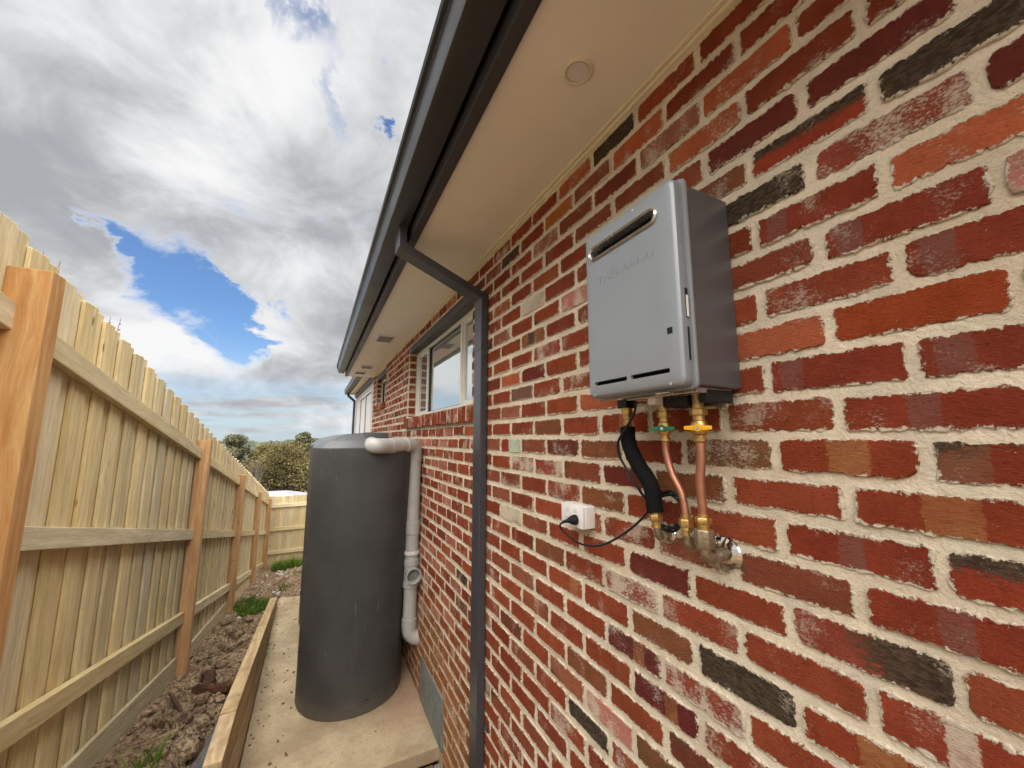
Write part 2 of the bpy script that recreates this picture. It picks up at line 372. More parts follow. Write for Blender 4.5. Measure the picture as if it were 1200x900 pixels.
# ------------------------------------------------------------------ object helpers
WORLD = {}
def link(name, mesh, mat, parent=None, at=None):
    o = bpy.data.objects.new(name, mesh); COL.objects.link(o)
    if mat is not None and not mesh.materials: mesh.materials.append(mat)
    at = Vector(at if at is not None else (0, 0, 0))
    if parent is not None:
        o.parent = parent; o.location = at - WORLD[parent.name]
    else: o.location = at
    WORLD[o.name] = at
    return o
def thing(name, loc, label, cat, group=None):
    o = bpy.data.objects.new(name, None); COL.objects.link(o); o.location = loc; o.empty_display_size = .1
    WORLD[o.name] = Vector(loc)
    tag(o, label, cat, group); return o
def tag(o, label=None, cat=None, group=None, kind=None):
    if label: o['label'] = label
    if cat: o['category'] = cat
    if group: o['group'] = group
    if kind: o['kind'] = kind
    return o
def meshify(name, verts, faces, smooth=False):
    vs = [Vector(v) for v in verts]
    lo = Vector((min(v.x for v in vs), min(v.y for v in vs), min(v.z for v in vs)))
    hi = Vector((max(v.x for v in vs), max(v.y for v in vs), max(v.z for v in vs)))
    c = (lo+hi)/2
    me = bpy.data.meshes.new(name); me.from_pydata([v-c for v in vs], [], faces); me.update()
    if smooth: me.shade_smooth()
    return me, c
def smooth_by_angle(me, deg=35):
    me.shade_smooth()
    bm = bmesh.new(); bm.from_mesh(me)
    for e in bm.edges:
        if len(e.link_faces) == 2 and e.calc_face_angle(0) > R(deg): e.smooth = False
    bm.to_mesh(me); bm.free()

class MB:
    def __init__(s): s.v = []; s.f = []
    def add(s, vs, fs):
        b = len(s.v); s.v += [Vector(v) for v in vs]; s.f += [tuple(i+b for i in f) for f in fs]; return s
    def box(s, x0, x1, y0, y1, z0, z1):
        return s.add([(x0,y0,z0),(x1,y0,z0),(x1,y1,z0),(x0,y1,z0),(x0,y0,z1),(x1,y0,z1),(x1,y1,z1),(x0,y1,z1)],
            [(0,3,2,1),(4,5,6,7),(0,1,5,4),(1,2,6,5),(2,3,7,6),(3,0,4,7)])
    def beam(s, x0, x1, y0, y1, za0, za1, zb0, zb1):
        """box whose bottom/top heights differ at y0 (a) and y1 (b)"""
        return s.add([(x0,y0,za0),(x1,y0,za0),(x1,y1,zb0),(x0,y1,zb0),(x0,y0,za1),(x1,y0,za1),(x1,y1,zb1),(x0,y1,zb1)],
            [(0,3,2,1),(4,5,6,7),(0,1,5,4),(1,2,6,5),(2,3,7,6),(3,0,4,7)])
    def rings(s, rs, cap0=True, cap1=True, closed=True):
        b = len(s.v); n = len(rs[0])
        for r in rs: s.v += [Vector(p) for p in r]
        for i in range(len(rs)-1):
            for j in range(n if closed else n-1):
                k = (j+1) % n
                s.f.append((b+i*n+j, b+i*n+k, b+(i+1)*n+k, b+(i+1)*n+j))
        if cap0: s.f.append(tuple(b+j for j in range(n))[::-1])
        if cap1: s.f.append(tuple(b+(len(rs)-1)*n+j for j in range(n)))
        return s
    def tube(s, path, rad, n=12, cap=True):
        path = [Vector(p) for p in path]; rs = []
        T = [(path[min(i+1, len(path)-1)]-path[max(i-1, 0)]).normalized() for i in range(len(path))]
        up = Vector((0, 0, 1)) if abs(T[0].z) < .9 else Vector((1, 0, 0))
        u = (up - T[0]*up.dot(T[0])).normalized()
        for i, p in enumerate(path):
            u = (u - T[i]*u.dot(T[i])).normalized(); w = T[i].cross(u)
            r = rad[i] if isinstance(rad, (list, tuple)) else rad
            rs.append([p + (u*math.cos(a)+w*math.sin(a))*r for a in (2*math.pi*k/n for k in range(n))])
        return s.rings(rs, cap, cap)
    def lathe(s, origin, axis, prof, n=20):
        """prof: (distance along axis, radius)"""
        o = Vector(origin); ax = Vector(axis).normalized()
        return s.tube2([(o+ax*d, r) for d, r in prof], ax, n)
    def tube2(s, pr, ax, n):
        up = Vector((0, 0, 1)) if abs(ax.z) < .9 else Vector((1, 0, 0))
        u = (up-ax*up.dot(ax)).normalized(); w = ax.cross(u)
        return s.rings([[p+(u*math.cos(2*math.pi*k/n)+w*math.sin(2*math.pi*k/n))*r for k in range(n)] for p, r in pr])
    def hexnut(s, origin, axis, d0, d1, r):
        o = Vector(origin); ax = Vector(axis).normalized()
        return s.tube2([(o+ax*d0, r*.93), (o+ax*(d0+(d1-d0)*.12), r), (o+ax*(d1-(d1-d0)*.12), r), (o+ax*d1, r*.93)], ax, 6)
    def build(s, name, mat, parent=None, bevel=0, smooth=None, seg=2):
        me, c = meshify(name, s.v, s.f)
        bm = bmesh.new(); bm.from_mesh(me)
        bmesh.ops.recalc_face_normals(bm, faces=bm.faces)
        if bevel:
            es = [e for e in bm.edges if len(e.link_faces) == 2 and e.calc_face_angle(0) > R(30)]
            bmesh.ops.bevel(bm, geom=es, offset=bevel, segments=seg, profile=.6, affect='EDGES', clamp_overlap=True)
        bm.to_mesh(me); bm.free()
        if smooth: smooth_by_angle(me, smooth)
        return link(name, me, mat, parent, c)
def spline(pts, n=8):
    """Catmull-Rom through pts"""
    P = [Vector(p) for p in pts]; P = [P[0]*2-P[1]] + P + [P[-1]*2-P[-2]]; out = []
    for i in range(1, len(P)-2):
        for k in range(n):
            t = k/n; a, b, c, d = P[i-1:i+3]
            out.append(.5*((2*b)+(c-a)*t+(2*a-5*b+4*c-d)*t*t+(3*b-3*c+d-a)*t**3))
    out.append(P[-2]); return out
def fillet(pts, r, n=6):
    P = [Vector(p) for p in pts]; out = [P[0]]
    for i in range(1, len(P)-1):
        a = (P[i-1]-P[i]).normalized(); b = (P[i+1]-P[i]).normalized()
        p0 = P[i]+a*r; p1 = P[i]+b*r
        ca = max(-.999, min(.999, a.dot(b))); w_ = math.sqrt((1-ca)/2)
        for k in range(n+1):
            t = k/n; q0, q1, q2 = (1-t)**2, 2*t*(1-t)*w_, t*t
            out.append((p0*q0+P[i]*q1+p1*q2)/(q0+q1+q2))
    out.append(P[-1]); return out

# ------------------------------------------------------------------ terrain
WX = .908                                 # face of the brick wall
def fence_ground(y):
    P = [(-30, -1.2), (-1, -1.2), (0, -1.22), (2.94, -1.80), (4.85, -2.17), (7.0, -2.50), (12.7, -3.42), (18, -4.6), (40, -8.6), (90, -11), (170, -12.5), (240, -13), (330, -11), (420, -9.5), (900, -40), (3000, -160)]
    for (a, za), (b, zb) in zip(P, P[1:]):
        if y <= b:
            t = max(0, (y-a)/(b-a)); return za+(zb-za)*t
    return P[-1][1]
def path_ground(y):
    P = [(-30, -1.3), (.4, -1.35), (1.3, -2.5), (6.2, -2.5), (6.36, -2.24), (7.5, -2.42), (12.7, -3.45)]
    if y >= 12.7: return fence_ground(y)
    for (a, za), (b, zb) in zip(P, P[1:]):
        if y <= b:
            t = max(0, (y-a)/(b-a)); return za+(zb-za)*t
def ground(x, y):
    if x < -.40: z = fence_ground(y)
    elif x > -.36: z = path_ground(y)
    else: z = (fence_ground(y)+path_ground(y))/2
    if 1 < y < 14 and -1.2 < x < 3:
        v = Vector((x, y, 0))
        z += .055*(mnoise.fractal(v*3.1, .9, 2.1, 5)) + .034*mnoise.noise(v*14)
        z += .024*abs(mnoise.noise(v*31))
        if -.62 < x < -.38 and 2.0 < y < 5.0:
            z -= .20*math.exp(-((y-3.05)/.75)**2)*min(1, (x+.62)/.1)
        if y > 6.6 and x > -.75: z += .07*math.exp(-((y-9.3)/1.6)**2)*(1+mnoise.noise(v*5))
    return z
def axis_lines(segs):
    out = []
    for a, b, st in segs:
        n = max(1, round((b-a)/st)); out += [a+(b-a)*i/n for i in range(n)]
    out.append(segs[-1][1]); return out
gxs = axis_lines([(-900, -100, 100), (-100, -10, 10), (-10, -1.2, .8), (-1.2, -.44, .02), (-.44, -.36, .08), (-.36, .96, .05), (.96, 6, .6), (6, 60, 6), (60, 900, 84)])
gys = axis_lines([(-60, -4, 8), (-4, 2, .4), (2, 7.5, .03), (7.5, 13.2, .06), (13.2, 40, 1.5), (40, 420, 10), (420, 3000, 200)])
gv = [(x, y, ground(x, y)) for y in gys for x in gxs]; nx = len(gxs)
gf = [(j*nx+i, j*nx+i+1, (j+1)*nx+i+1, (j+1)*nx+i) for j in range(len(gys)-1) for i in range(nx-1)]
me = bpy.data.meshes.new('ground'); me.from_pydata(gv, [], gf); me.update(); me.shade_smooth()
tag(link('ground', me, M['dirt']), kind='structure')

# concrete slab under the tanks
slab = MB().box(-.31, WX+.02, 2.92, 6.32, -2.22, -2.13).build('concrete_slab', M['concrete'], None, .008); tag(slab, kind='structure')

# ------------------------------------------------------------------ house
house = thing('brick_house', (WX, 3.0, -2.3), 'red recycled-brick house wall with cream soffit and dark grey gutter along the path', 'house')
Y0, Y1, ZB, ZS = -1.6, 7.52, -2.75, 1.158
WIN1 = (2.385, 4.42, .225, 1.037); WIN2 = (6.08, 7.12, .555, 1.09)
def openings_grid(y0, y1, z0, z1, ops):
    ys = sorted({y0, y1, *[o[0] for o in ops], *[o[1] for o in ops]}); zs = sorted({z0, z1, *[o[2] for o in ops], *[o[3] for o in ops]})
    for a, b in zip(ys, ys[1:]):
        for c, d in zip(zs, zs[1:]):
            if not any(o[0] <= (a+b)/2 <= o[1] and o[2] <= (c+d)/2 <= o[3] for o in ops): yield a, b, c, d
mb = MB()
for a, b, c, d in openings_grid(Y0, Y1, ZB, ZS+.02, [WIN1, WIN2]): mb.add([(WX, a, c), (WX, b, c), (WX, b, d), (WX, a, d)], [(0, 3, 2, 1)])
for y0, y1, z0, z1 in (WIN1, WIN2):
    xb = WX+.12
    mb.add([(WX,y0,z0),(xb,y0,z0),(xb,y0,z1),(WX,y0,z1)], [(0,1,2,3)]); mb.add([(WX,y1,z0),(xb,y1,z0),(xb,y1,z1),(WX,y1,z1)], [(0,1,2,3)])
    mb.add([(WX,y0,z1),(WX,y1,z1),(xb,y1,z1),(xb,y0,z1)], [(0,1,2,3)]); mb.add([(WX,y0,z0),(WX,y1,z0),(xb,y1,z0),(xb,y0,z0)], [(0,1,2,3)])
mb.add([(WX,Y1,ZB),(WX+4,Y1,ZB),(WX+4,Y1,ZS+.02),(WX,Y1,ZS+.02)], [(0,1,2,3)])
mb.add([(WX,Y0,ZB),(WX+4,Y0,ZB),(WX+4,Y0,ZS+.02),(WX,Y0,ZS+.02)], [(0,1,2,3)])
wall = mb.build('wall', M['mortar'], house)

# --- bricks
CH, Z00, PITCH, PH = .086, .005, .2368, .270
RED = lin(158, 60, 44)
PAL = [(lin(148,68,47),6), (lin(143,65,46),6), (lin(152,72,49),4), (lin(135,63,47),2.5), (lin(147,77,57),2), (lin(166,86,57),.7), (lin(124,64,51),.6), (lin(158,90,69),.9), (lin(130,82,57),.4)]
PURPLE = lin(124, 82, 72); TAN = lin(160, 108, 68); GREY = lin(118, 98, 84); LIMEC = mul(MORTAR, .85)
SPEC = {}
def sp(kind, *ids):
    for i in ids: SPEC[i] = kind
sp('orange2', (12,3),(2,0),(1,3)); sp('orange', (3,6),(10,0),(5,-1),(11,2),(9,1),(13,5)); sp('firered', (2,-1),(-1,0)); sp('ochre', (11,4)); sp('pinkgrey', (10,4),(10,1))
sp('bandleft', (9,4),(4,-1),(3,-1),(5,0),(1,0),(1,-1)); sp('lime', (7,5),(-5,6)); sp('wash', (6,3),(-11,3),(4,-2)); sp('stripes', (5,5))
sp('darkleft', (5,3),(-1,5)); sp('smear', (4,4),(-2,5),(-2,4),(-6,2),(-8,1),(6,-1)); sp('maroon', (3,5),(-5,2),(-2,2),(6,-2),(8,-1),(8,0))
sp('greybrown', (2,5)); sp('brown', (0,4),(-6,4),(-7,2),(-10,3),(7,1),(-1,3),(-2,1),(-3,3)); sp('green', (-1,6)); sp('mottled', (-8,2),(-9,2)); sp('darkband', (-3,6)); sp('darkright', (-6,5))
sp('char', (-7,1),(-12,3),(7,-1),(6,0),(12,2)); sp('tanband', (-2,-1),(-7,0),(0,2)); sp('tanband', (-1,0)); sp('browntop', (-1,-1)); sp('chartop', (-3,-1),(7,0)); sp('charright', (-5,0)); sp('purpleband', (-4,-1),(-3,0),(0,-1)); sp('limespot', (-6,-1))
def brick_params(rng, key):
    tot = sum(w for _, w in PAL); r = rng.random()*tot
    for c, w in PAL:
        r -= w
        if r <= 0: break
    p = dict(base=mul((c[0]*.97, c[1]*1.10, c[2]*1.02), rng.uniform(.78, 1.04)), smear=max(0, rng.gauss(.08, .14)), edge=rng.uniform(-.5, .6), band=(0, .1, 0), bcol=PURPLE, drk=(0, 0, -1.6))
    q = rng.random()
    if q < .13: p['band'] = (rng.uniform(-.75, .75), rng.uniform(.10, .26), rng.uniform(.35, .8)); p['bcol'] = rng.choice([PURPLE, PURPLE, GREY, TAN])
    elif q < .26: p['drk'] = (rng.choice([-1, 1]), rng.uniform(-1, 1), rng.uniform(-.75, -.4))
    elif q < .285: p['drk'] = (0, 0, rng.uniform(-.1, .4))
    elif q < .33: p['smear'] = rng.uniform(.3, .6)
    if key is not None and key[1] > 8:
        p['smear'] += rng.uniform(0, .16)
        if rng.random() < .25: p['base'] = mul(lin(172, 108, 90), rng.uniform(.85, 1.1))
    k = SPEC.get(key)
    if k:
        p['drk'] = (0, 0, -1.6); p['band'] = (0, .1, 0); p['smear'] = .12
        if k == 'orange': p.update(base=lin(192, 102, 68), smear=.22)
        elif k == 'orange2': p.update(base=lin(182, 100, 68), smear=.2)
        elif k == 'firered': p.update(base=lin(160, 74, 42), smear=-.1)
        elif k == 'ochre': p.update(base=lin(182, 108, 54), smear=.05)
        elif k == 'pinkgrey': p.update(base=lin(168, 108, 88), smear=.35)
        elif k == 'bandleft': p.update(base=lin(142, 64, 46), band=(-.62, .2, .8), bcol=PURPLE, smear=.12)
        elif k == 'lime': p.update(base=lin(196, 178, 156), smear=.75)
        elif k == 'wash': p.update(base=lin(196, 128, 112), smear=.5)
        elif k == 'stripes': p.update(base=lin(150, 96, 66), band=(-.1, .26, .9), bcol=lin(66, 58, 52), drk=(1, 0, -.55))
        elif k == 'darkleft': p.update(drk=(-1.4, 0, -.62))
        elif k == 'darkright': p.update(drk=(1.4, 0, -.55), band=(-.6, .12, .7), bcol=TAN)
        elif k == 'smear': p.update(smear=.55, base=lin(154, 76, 58))
        elif k == 'maroon': p.update(base=lin(116, 56, 46), smear=0)
        elif k == 'greybrown': p.update(base=lin(128, 92, 78), drk=(0, .3, -.3))
        elif k == 'brown': p.update(base=lin(136, 84, 56), drk=(.3, .6, -.55), smear=.1)
        elif k == 'green': p.update(band=(.42, .60, 1), bcol=lin(186, 204, 178), base=lin(160, 66, 50))
        elif k == 'mottled': p.update(base=lin(110, 48, 46), drk=(0, .2, -.12), smear=.3, band=(.25, .2, .7), bcol=TAN)
        elif k == 'darkband': p.update(drk=(0, .5, -.3), smear=.3)
        elif k == 'char': p.update(base=lin(98, 72, 54), drk=(.1, .3, .35), smear=.12)
        elif k == 'tanband': p.update(base=lin(148, 68, 44), band=(.12, .3, .85), bcol=TAN, smear=-.1)
        elif k == 'browntop': p.update(base=lin(144, 64, 44), drk=(-.8, 1., -.5), band=(-.75, .3, .8), bcol=lin(124, 88, 66))
        elif k == 'chartop': p.update(base=lin(160, 70, 48), drk=(.2, 2., -.1), smear=.05)
        elif k == 'charright': p.update(base=lin(150, 74, 56), drk=(1.5, .2, .05), smear=.15)
        elif k == 'purpleband': p.update(base=lin(144, 64, 44), band=(.0, .18, .85), bcol=PURPLE)
        elif k == 'limespot': p.update(base=lin(152, 70, 48), smear=.15, band=(-.1, .16, .8), bcol=LIMEC)
        p['base'] = mul(p['base'], .88)
    p['seed'] = rng.uniform(0, 50)
    return p
def outline(w, h, n, rng, rag):
    """ragged rounded rectangle, counter-clockwise, centred"""
    pts = []; hw, hh = w/2, h/2
    cr = [min(rng.uniform(.004, .016) if rng.random() > .16 else rng.uniform(.018, .030), hw*.8, hh*.8) for _ in range(4)]
    corners = [(hw, hh), (-hw, hh), (-hw, -hh), (hw, -hh)]
    dense = []
    for i, (cx, cy) in enumerate(corners):
        r = cr[i]; ox = cx-math.copysign(r, cx); oy = cy-math.copysign(r, cy)
        for k in range(4):
            a = (i*90+k*30)*math.pi/180; dense.append((ox+r*math.cos(a), oy+r*math.sin(a)))
    dense.append(dense[0])
    L = [0]
    for a, b in zip(dense, dense[1:]): L.append(L[-1]+math.hypot(b[0]-a[0], b[1]-a[1]))
    j = 0; sd = rng.uniform(0, 99)
    for i in range(n):
        d = L[-1]*(i+rng.uniform(-.3, .3)*(n > 40))/n; d %= L[-1]
        j = max(k for k in range(len(L)-1) if L[k] <= d)
        t = (d-L[j])/max(1e-9, L[j+1]-L[j]); x = dense[j][0]*(1-t)+dense[j+1][0]*t; y = dense[j][1]*(1-t)+dense[j+1][1]*t
        e = rag*(mnoise.noise(Vector((x*34, y*34, sd)))*1.7 + rng.uniform(-1, .45)*.9 - (rng.random() < .06)*1.4)
        q = math.hypot(x, y*2.2) or 1
        nxx, nyy = (0, math.copysign(1, y)) if hh-abs(y) < hw-abs(x) else (math.copysign(1, x), 0)
        pts.append((x+nxx*e, y+nyy*e))
    return pts
def brick_geo(center, sdir, tdir, nrm, w, h, proud, n, rng, rag=.0022):
    c, S, T, N = Vector(center), Vector(sdir), Vector(tdir), Vector(nrm)
    o = outline(w, h, n, rng, rag)
    tilt = (rng.uniform(-1, 1)*.008, rng.uniform(-1, 1)*.012)
    def ring(inset, d):
        kx, ky = 1-2*inset/w, 1-2*inset/h
        return [(c+S*x*kx+T*y*ky+N*(d+x*tilt[0]+y*tilt[1]), (x*kx, y*ky)) for x, y in o]
    rs = [ring(0, -.004), ring(.0003, proud*.55), ring(.0021, proud)]
    vs = [p for r in rs for p, _ in r]; st = [q for r in rs for _, q in r]; fs = []
    for i in range(2):
        for j in range(n):
            k = (j+1) % n; fs.append((i*n+j, i*n+k, (i+1)*n+k, (i+1)*n+j))
    fs.append(tuple(2*n+j for j in range(n)))
    return vs, fs, st
def set_attrs(me, st, params):
    """params: list of (count, dict)"""
    N = len(me.vertices)
    def mk(nm, typ, vals):
        a = me.attributes.new(nm, typ, 'POINT')
        flat = [x for v in vals for x in v]
        a.data.foreach_set('color' if typ == 'FLOAT_COLOR' else 'vector', flat)
    B, PR, BA, BC, DR, DI = [], [], [], [], [], []
    for cnt, p in params:
        B += [(*p['base'], 1)]*cnt; PR += [(p['smear'], p['edge'], p['seed'])]*cnt; BA += [p['band']]*cnt
        BC += [(*p['bcol'], 1)]*cnt; DR += [p['drk']]*cnt; DI += [(p['hw'], p['hh'], 0)]*cnt
    mk('base', 'FLOAT_COLOR', B); mk('prm', 'FLOAT_VECTOR', PR); mk('band', 'FLOAT_VECTOR', BA); mk('bcol', 'FLOAT_COLOR', BC)
    mk('drk', 'FLOAT_VECTOR', DR); mk('dim', 'FLOAT_VECTOR', DI); mk('st', 'FLOAT_VECTOR', [(a, b, 0) for a, b in st])
def project(P):
    f = 451.; p = R(8); th = R(26.8); P = Vector(P)
    r = Vector((math.cos(th), -math.sin(th), 0)); F = Vector((math.sin(th)*math.cos(p), math.cos(th)*math.cos(p), math.sin(p)))
    U = Vector((-math.sin(th)*math.sin(p), -math.cos(th)*math.sin(p), math.cos(p)))
    d = P.dot(F)
    if d < .02: return None
    return 600+f*P.dot(r)/d, 450-f*P.dot(U)/d, d
bricks = []                       # (score, center, s, t, n, w, h, key)
def score(c, w, h, nrm):
    q = project(c)
    if q is None or not (-60 < q[0] < 1260 and -60 < q[1] < 960): return 0
    c = Vector(c)
    return w*h*abs(c.normalized().dot(Vector(nrm)))/c.length_squared
def emit(ya, yb, za, zb, key):
    if yb-ya < .025 or zb-za < .02: return
    c = (WX, (ya+yb)/2, (za+zb)/2)
    bricks.append((score(c, yb-ya, zb-za, (-1, 0, 0)), c, (0, -1, 0), (0, 0, 1), (-1, 0, 0), yb-ya, zb-za, key))
for k in range(-31, 14):
    rng = random.Random(1000+k)
    ph = PH if k % 2 else PH+.1125
    n0 = math.floor((Y0-ph)/PITCH); n1 = math.ceil((Y1-ph)/PITCH)
    for n in range(n0, n1):
        jl, jr = rng.uniform(.005, .010), rng.uniform(.005, .010)
        ya = ph+n*PITCH+jl; yb = ph+(n+1)*PITCH-jr
        za = Z00+k*CH+rng.uniform(.006, .0115); zb = Z00+(k+1)*CH-rng.uniform(.0055, .011)
        ya = max(ya, Y0+.004); yb = min(yb, Y1-.004); zb = min(zb, ZS-.012)
        rects = [(ya, yb)]
        for (oy0, oy1, oz0, oz1) in ((WIN1[0]-.05, WIN1[1]+.03, .10, WIN1[2]+.001), WIN1, (WIN2[0]-.06, WIN2[1]+.04, .445, WIN2[2]), WIN2, (2.838, 3.48, -2.2, -1.80)):
            if za < oz1-.02 and zb > oz0+.02:
                nr = []
                for a, b in rects:
                    if b <= oy0 or a >= oy1: nr.append((a, b)); continue
                    if a < oy0: nr.append((a, oy0-.004))
                    if b > oy1: nr.append((oy1+.004, b))
                rects = nr
        for a, b in rects: emit(a, b, za, zb, (k, n))
# header faces in the window reveals
for (oy0, oy1, oz0, oz1) in (WIN1, WIN2):
    k = math.floor((oz0-Z00)/CH)
    while Z00+k*CH < oz1-.03:
        rng = random.Random(k*31+int(oy1*10))
        za = max(oz0+.006, Z00+k*CH+.006); zb = min(oz1-.005, Z00+(k+1)*CH-.006)
        if zb-za > .025:
            for yy, nn, ss in ((oy1, (0, -1, 0), (1, 0, 0)), (oy0, (0, 1, 0), (-1, 0, 0))):
                c = (WX+.046, yy, (za+zb)/2)
                bricks.append((score(c, .08, zb-za, nn)*(nn[1] < 0), c, ss, (0, 0, 1), nn, .080, zb-za, None))
        k += 1
bricks.sort(key=lambda b: -b[0])
rest_v, rest_f, rest_st, rest_p = [], [], [], []
for i, (sc_, c, S, T, N_, w, h, key) in enumerate(bricks):
    rng = random.Random(hash((round(c[1], 3)*1000, round(c[2], 3)*1000)) & 0xffffff)
    p = brick_params(rng, key); p['hw'] = w/2; p['hh'] = h/2
    npts = 110 if i < 60 else 76 if i < 300 else 28
    vs, fs, st = brick_geo(c, S, T, N_, w, h, rng.uniform(.0025, .0065), npts, rng, .0032 if i < 300 else .0024)
    if i < 298:
        cv = Vector(c); me = bpy.data.meshes.new('brick'); me.from_pydata([v-cv for v in vs], [], fs); me.update()
        set_attrs(me, st, [(len(vs), p)]); link('brick', me, M['brick'], wall, c)
    else:
        b = len(rest_v); rest_v += vs; rest_f += [tuple(x+b for x in f) for f in fs]; rest_st += st; rest_p.append((len(vs), p))
me = bpy.data.meshes.new('far_bricks'); me.from_pydata(rest_v, [], rest_f); me.update(); set_attrs(me, rest_st, rest_p)
tag(link('far_bricks', me, M['brick'], wall), kind='stuff')

# --- brick-on-edge sills
def sill(y0, y1, z0, z1, name):
    s = MB().box(WX-.029, WX+.10, y0+.01, y1-.01, z0+.01, z1-.012).build(name, M['mortar'], house)
    n = round((y1-y0)/.0836); pw_ = (y1-y0)/n
    for i in range(n):
        rng = random.Random(i*77+int(y0*10))
        ya, yb = y0+i*pw_+.007, y0+(i+1)*pw_-.007
        px_ = WX-.034+rng.uniform(-.003, .003); zt = z1+rng.uniform(-.003, .003); r = .004
        mbx = MB().add([(px_,ya,z0),(WX+.085,ya,z0+.01),(WX+.085,yb,z0+.01),(px_,yb,z0),(px_,ya,zt-.012),(WX+.085,ya,zt+.004),(WX+.085,yb,zt+.004),(px_,yb,zt-.012)],
            [(0,3,2,1),(4,5,6,7),(0,1,5,4),(1,2,6,5),(2,3,7,6),(3,0,4,7)])
        o = mbx.build('brick', M['brick'], s, .006, seg=2)
        p = brick_params(rng, (0, 9)); p['hw'] = .2; p['hh'] = .2; p['smear'] = max(p['smear'], rng.uniform(.1, .35))
        set_attrs(o.data, [(v.co.y, v.co.z) for v in o.data.vertices], [(len(o.data.vertices), p)])
sill(WIN1[0]-.05, WIN1[1]+.03, .105, WIN1[2], 'window_sill')
sill(WIN2[0]-.06, WIN2[1]+.04, .448, WIN2[2], 'window_sill')

# --- windows
def window(y0, y1, z0, z1, lites, parent_name='window', fx=None):
    """lites: (a, b, sash) fractions along y from the far end"""
    fx = WX+.085 if fx is None else fx
    f = .032
    mb = MB()
    mb.box(fx, fx+.05, y0, y1, z1-f, z1); mb.box(fx, fx+.05, y0, y1, z0, z0+f)
    ys = [y0, y1]
    mb.box(fx, fx+.05, y0, y0+f, z0+f, z1-f); mb.box(fx, fx+.05, y1-f, y1, z0+f, z1-f)
    for a in lites[1:]:
        yy = y1-(y1-y0)*a; mb.box(fx, fx+.05, yy-f*.55, yy+f*.55, z0+f, z1-f)
    fr = mb.build(parent_name, M['frame'], house, .003)
    ed = list(lites)+[1.0]
    for i in range(len(lites)):
        b = y1-(y1-y0)*ed[i]; a = y1-(y1-y0)*ed[i+1]
        a += f*(1 if i == len(lites)-1 else .55); b -= f*(1 if i == 0 else .55)
        sash = i in (0, len(lites)-1) and len(lites) > 2
        g = .026 if sash else .008
        m2 = MB(); xx = fx+.012 if sash else fx+.018
        m2.box(xx, xx+.03, a, b, z0+f, z0+f+g); m2.box(xx, xx+.03, a, b, z1-f-g, z1-f); m2.box(xx, xx+.03, a, a+g, z0+f+g, z1-f-g); m2.box(xx, xx+.03, b-g, b, z0+f+g, z1-f-g)
        m2.build('sash', M['frame'] if sash else M['black'], fr, .002)
        MB().box(xx+.014, xx+.020, a+g, b-g, z0+f+g, z1-f-g).build('pane', M['glass'], fr)
    return fr
window(WIN1[0]+.01, WIN1[1]-.01, WIN1[2]+.004, WIN1[3]-.075, (0, .24, .765))
MB().box(WX+.004, WX+.14, WIN1[0]+.003, WIN1[1]-.003, WIN1[3]-.074, WIN1[3]-.0015).build('window_head', M['fascia'], house, .004)  # dark head piece, its colour also painting the deep shade under the bricks
window(WIN2[0]+.01, WIN2[1]-.01, WIN2[2]+.004, WIN2[3]-.09, (0, .5))
MB().box(WX+.004, WX+.14, WIN2[0]+.003, WIN2[1]-.003, WIN2[3]-.089, WIN2[3]-.002).build('window_head', M['fascia'], house, .004)  # same dark head, recess shade painted in with its colour

# --- eaves
YE = 7.76
sof = MB().box(.455, WX+.05, Y0, YE, ZS, ZS+.012).build('soffit', M['soffit'], house)
MB().box(WX-.022, WX+.004, Y0, YE-.25, ZS-.012, ZS-.001).build('soffit_trim', M['trim'], sof, .004)
MB().box(WX-.010, WX+.004, Y0, YE-.25, ZS-.026, ZS-.0135).build('soffit_trim', M['trim'], sof, .003)
fas = MB().add([(.415,Y0,1.142),(.462,Y0,1.142),(.462,Y0,1.36),(.415,Y0,1.36),(.415,YE,1.142),(.462,YE,1.142),(.462,YE,1.36),(.415,YE,1.36)],
    [(0,1,2,3),(4,7,6,5),(0,4,5,1),(1,5,6,2),(2,6,7,3),(3,7,4,0)]).build('fascia', M['fascia'], house, .006)
# quad gutter: bead, front, rolled bottom, back
prof = [(.266,1.322),(.260,1.334),(.266,1.345),(.278,1.345),(.284,1.336),(.281,1.325),(.285,1.300),(.292,1.225),(.297,1.206),(.308,1.199),(.395,1.195),(.400,1.200),(.400,1.33),
        (.397,1.33),(.397,1.204),(.393,1.200),(.309,1.204),(.300,1.209),(.296,1.226),(.289,1.302),(.280,1.318)]
mb = MB(); mb.rings([[(x, Y0, z) for x, z in prof], [(x, YE, z) for x, z in prof]])
gut = mb.build('gutter', M['gutter'], house, 0, 40)
MB().add([(.270,YE,1.335),(.297,YE,1.24),(.315,YE,1.208),(.345,YE,1.196),(.400,YE,1.197),(.400,YE,1.33)]+[(.270,YE+.002,1.335),(.297,YE+.002,1.24),(.315,YE+.002,1.208),(.345,YE+.002,1.196),(.400,YE+.002,1.197),(.400,YE+.002,1.33)],
    [(0,1,2,3,4,5),(6,7,8,9,10,11),(0,1,7,6),(1,2,8,7),(2,3,9,8),(3,4,10,9)]).build('gutter_end', M['gutter'], gut)
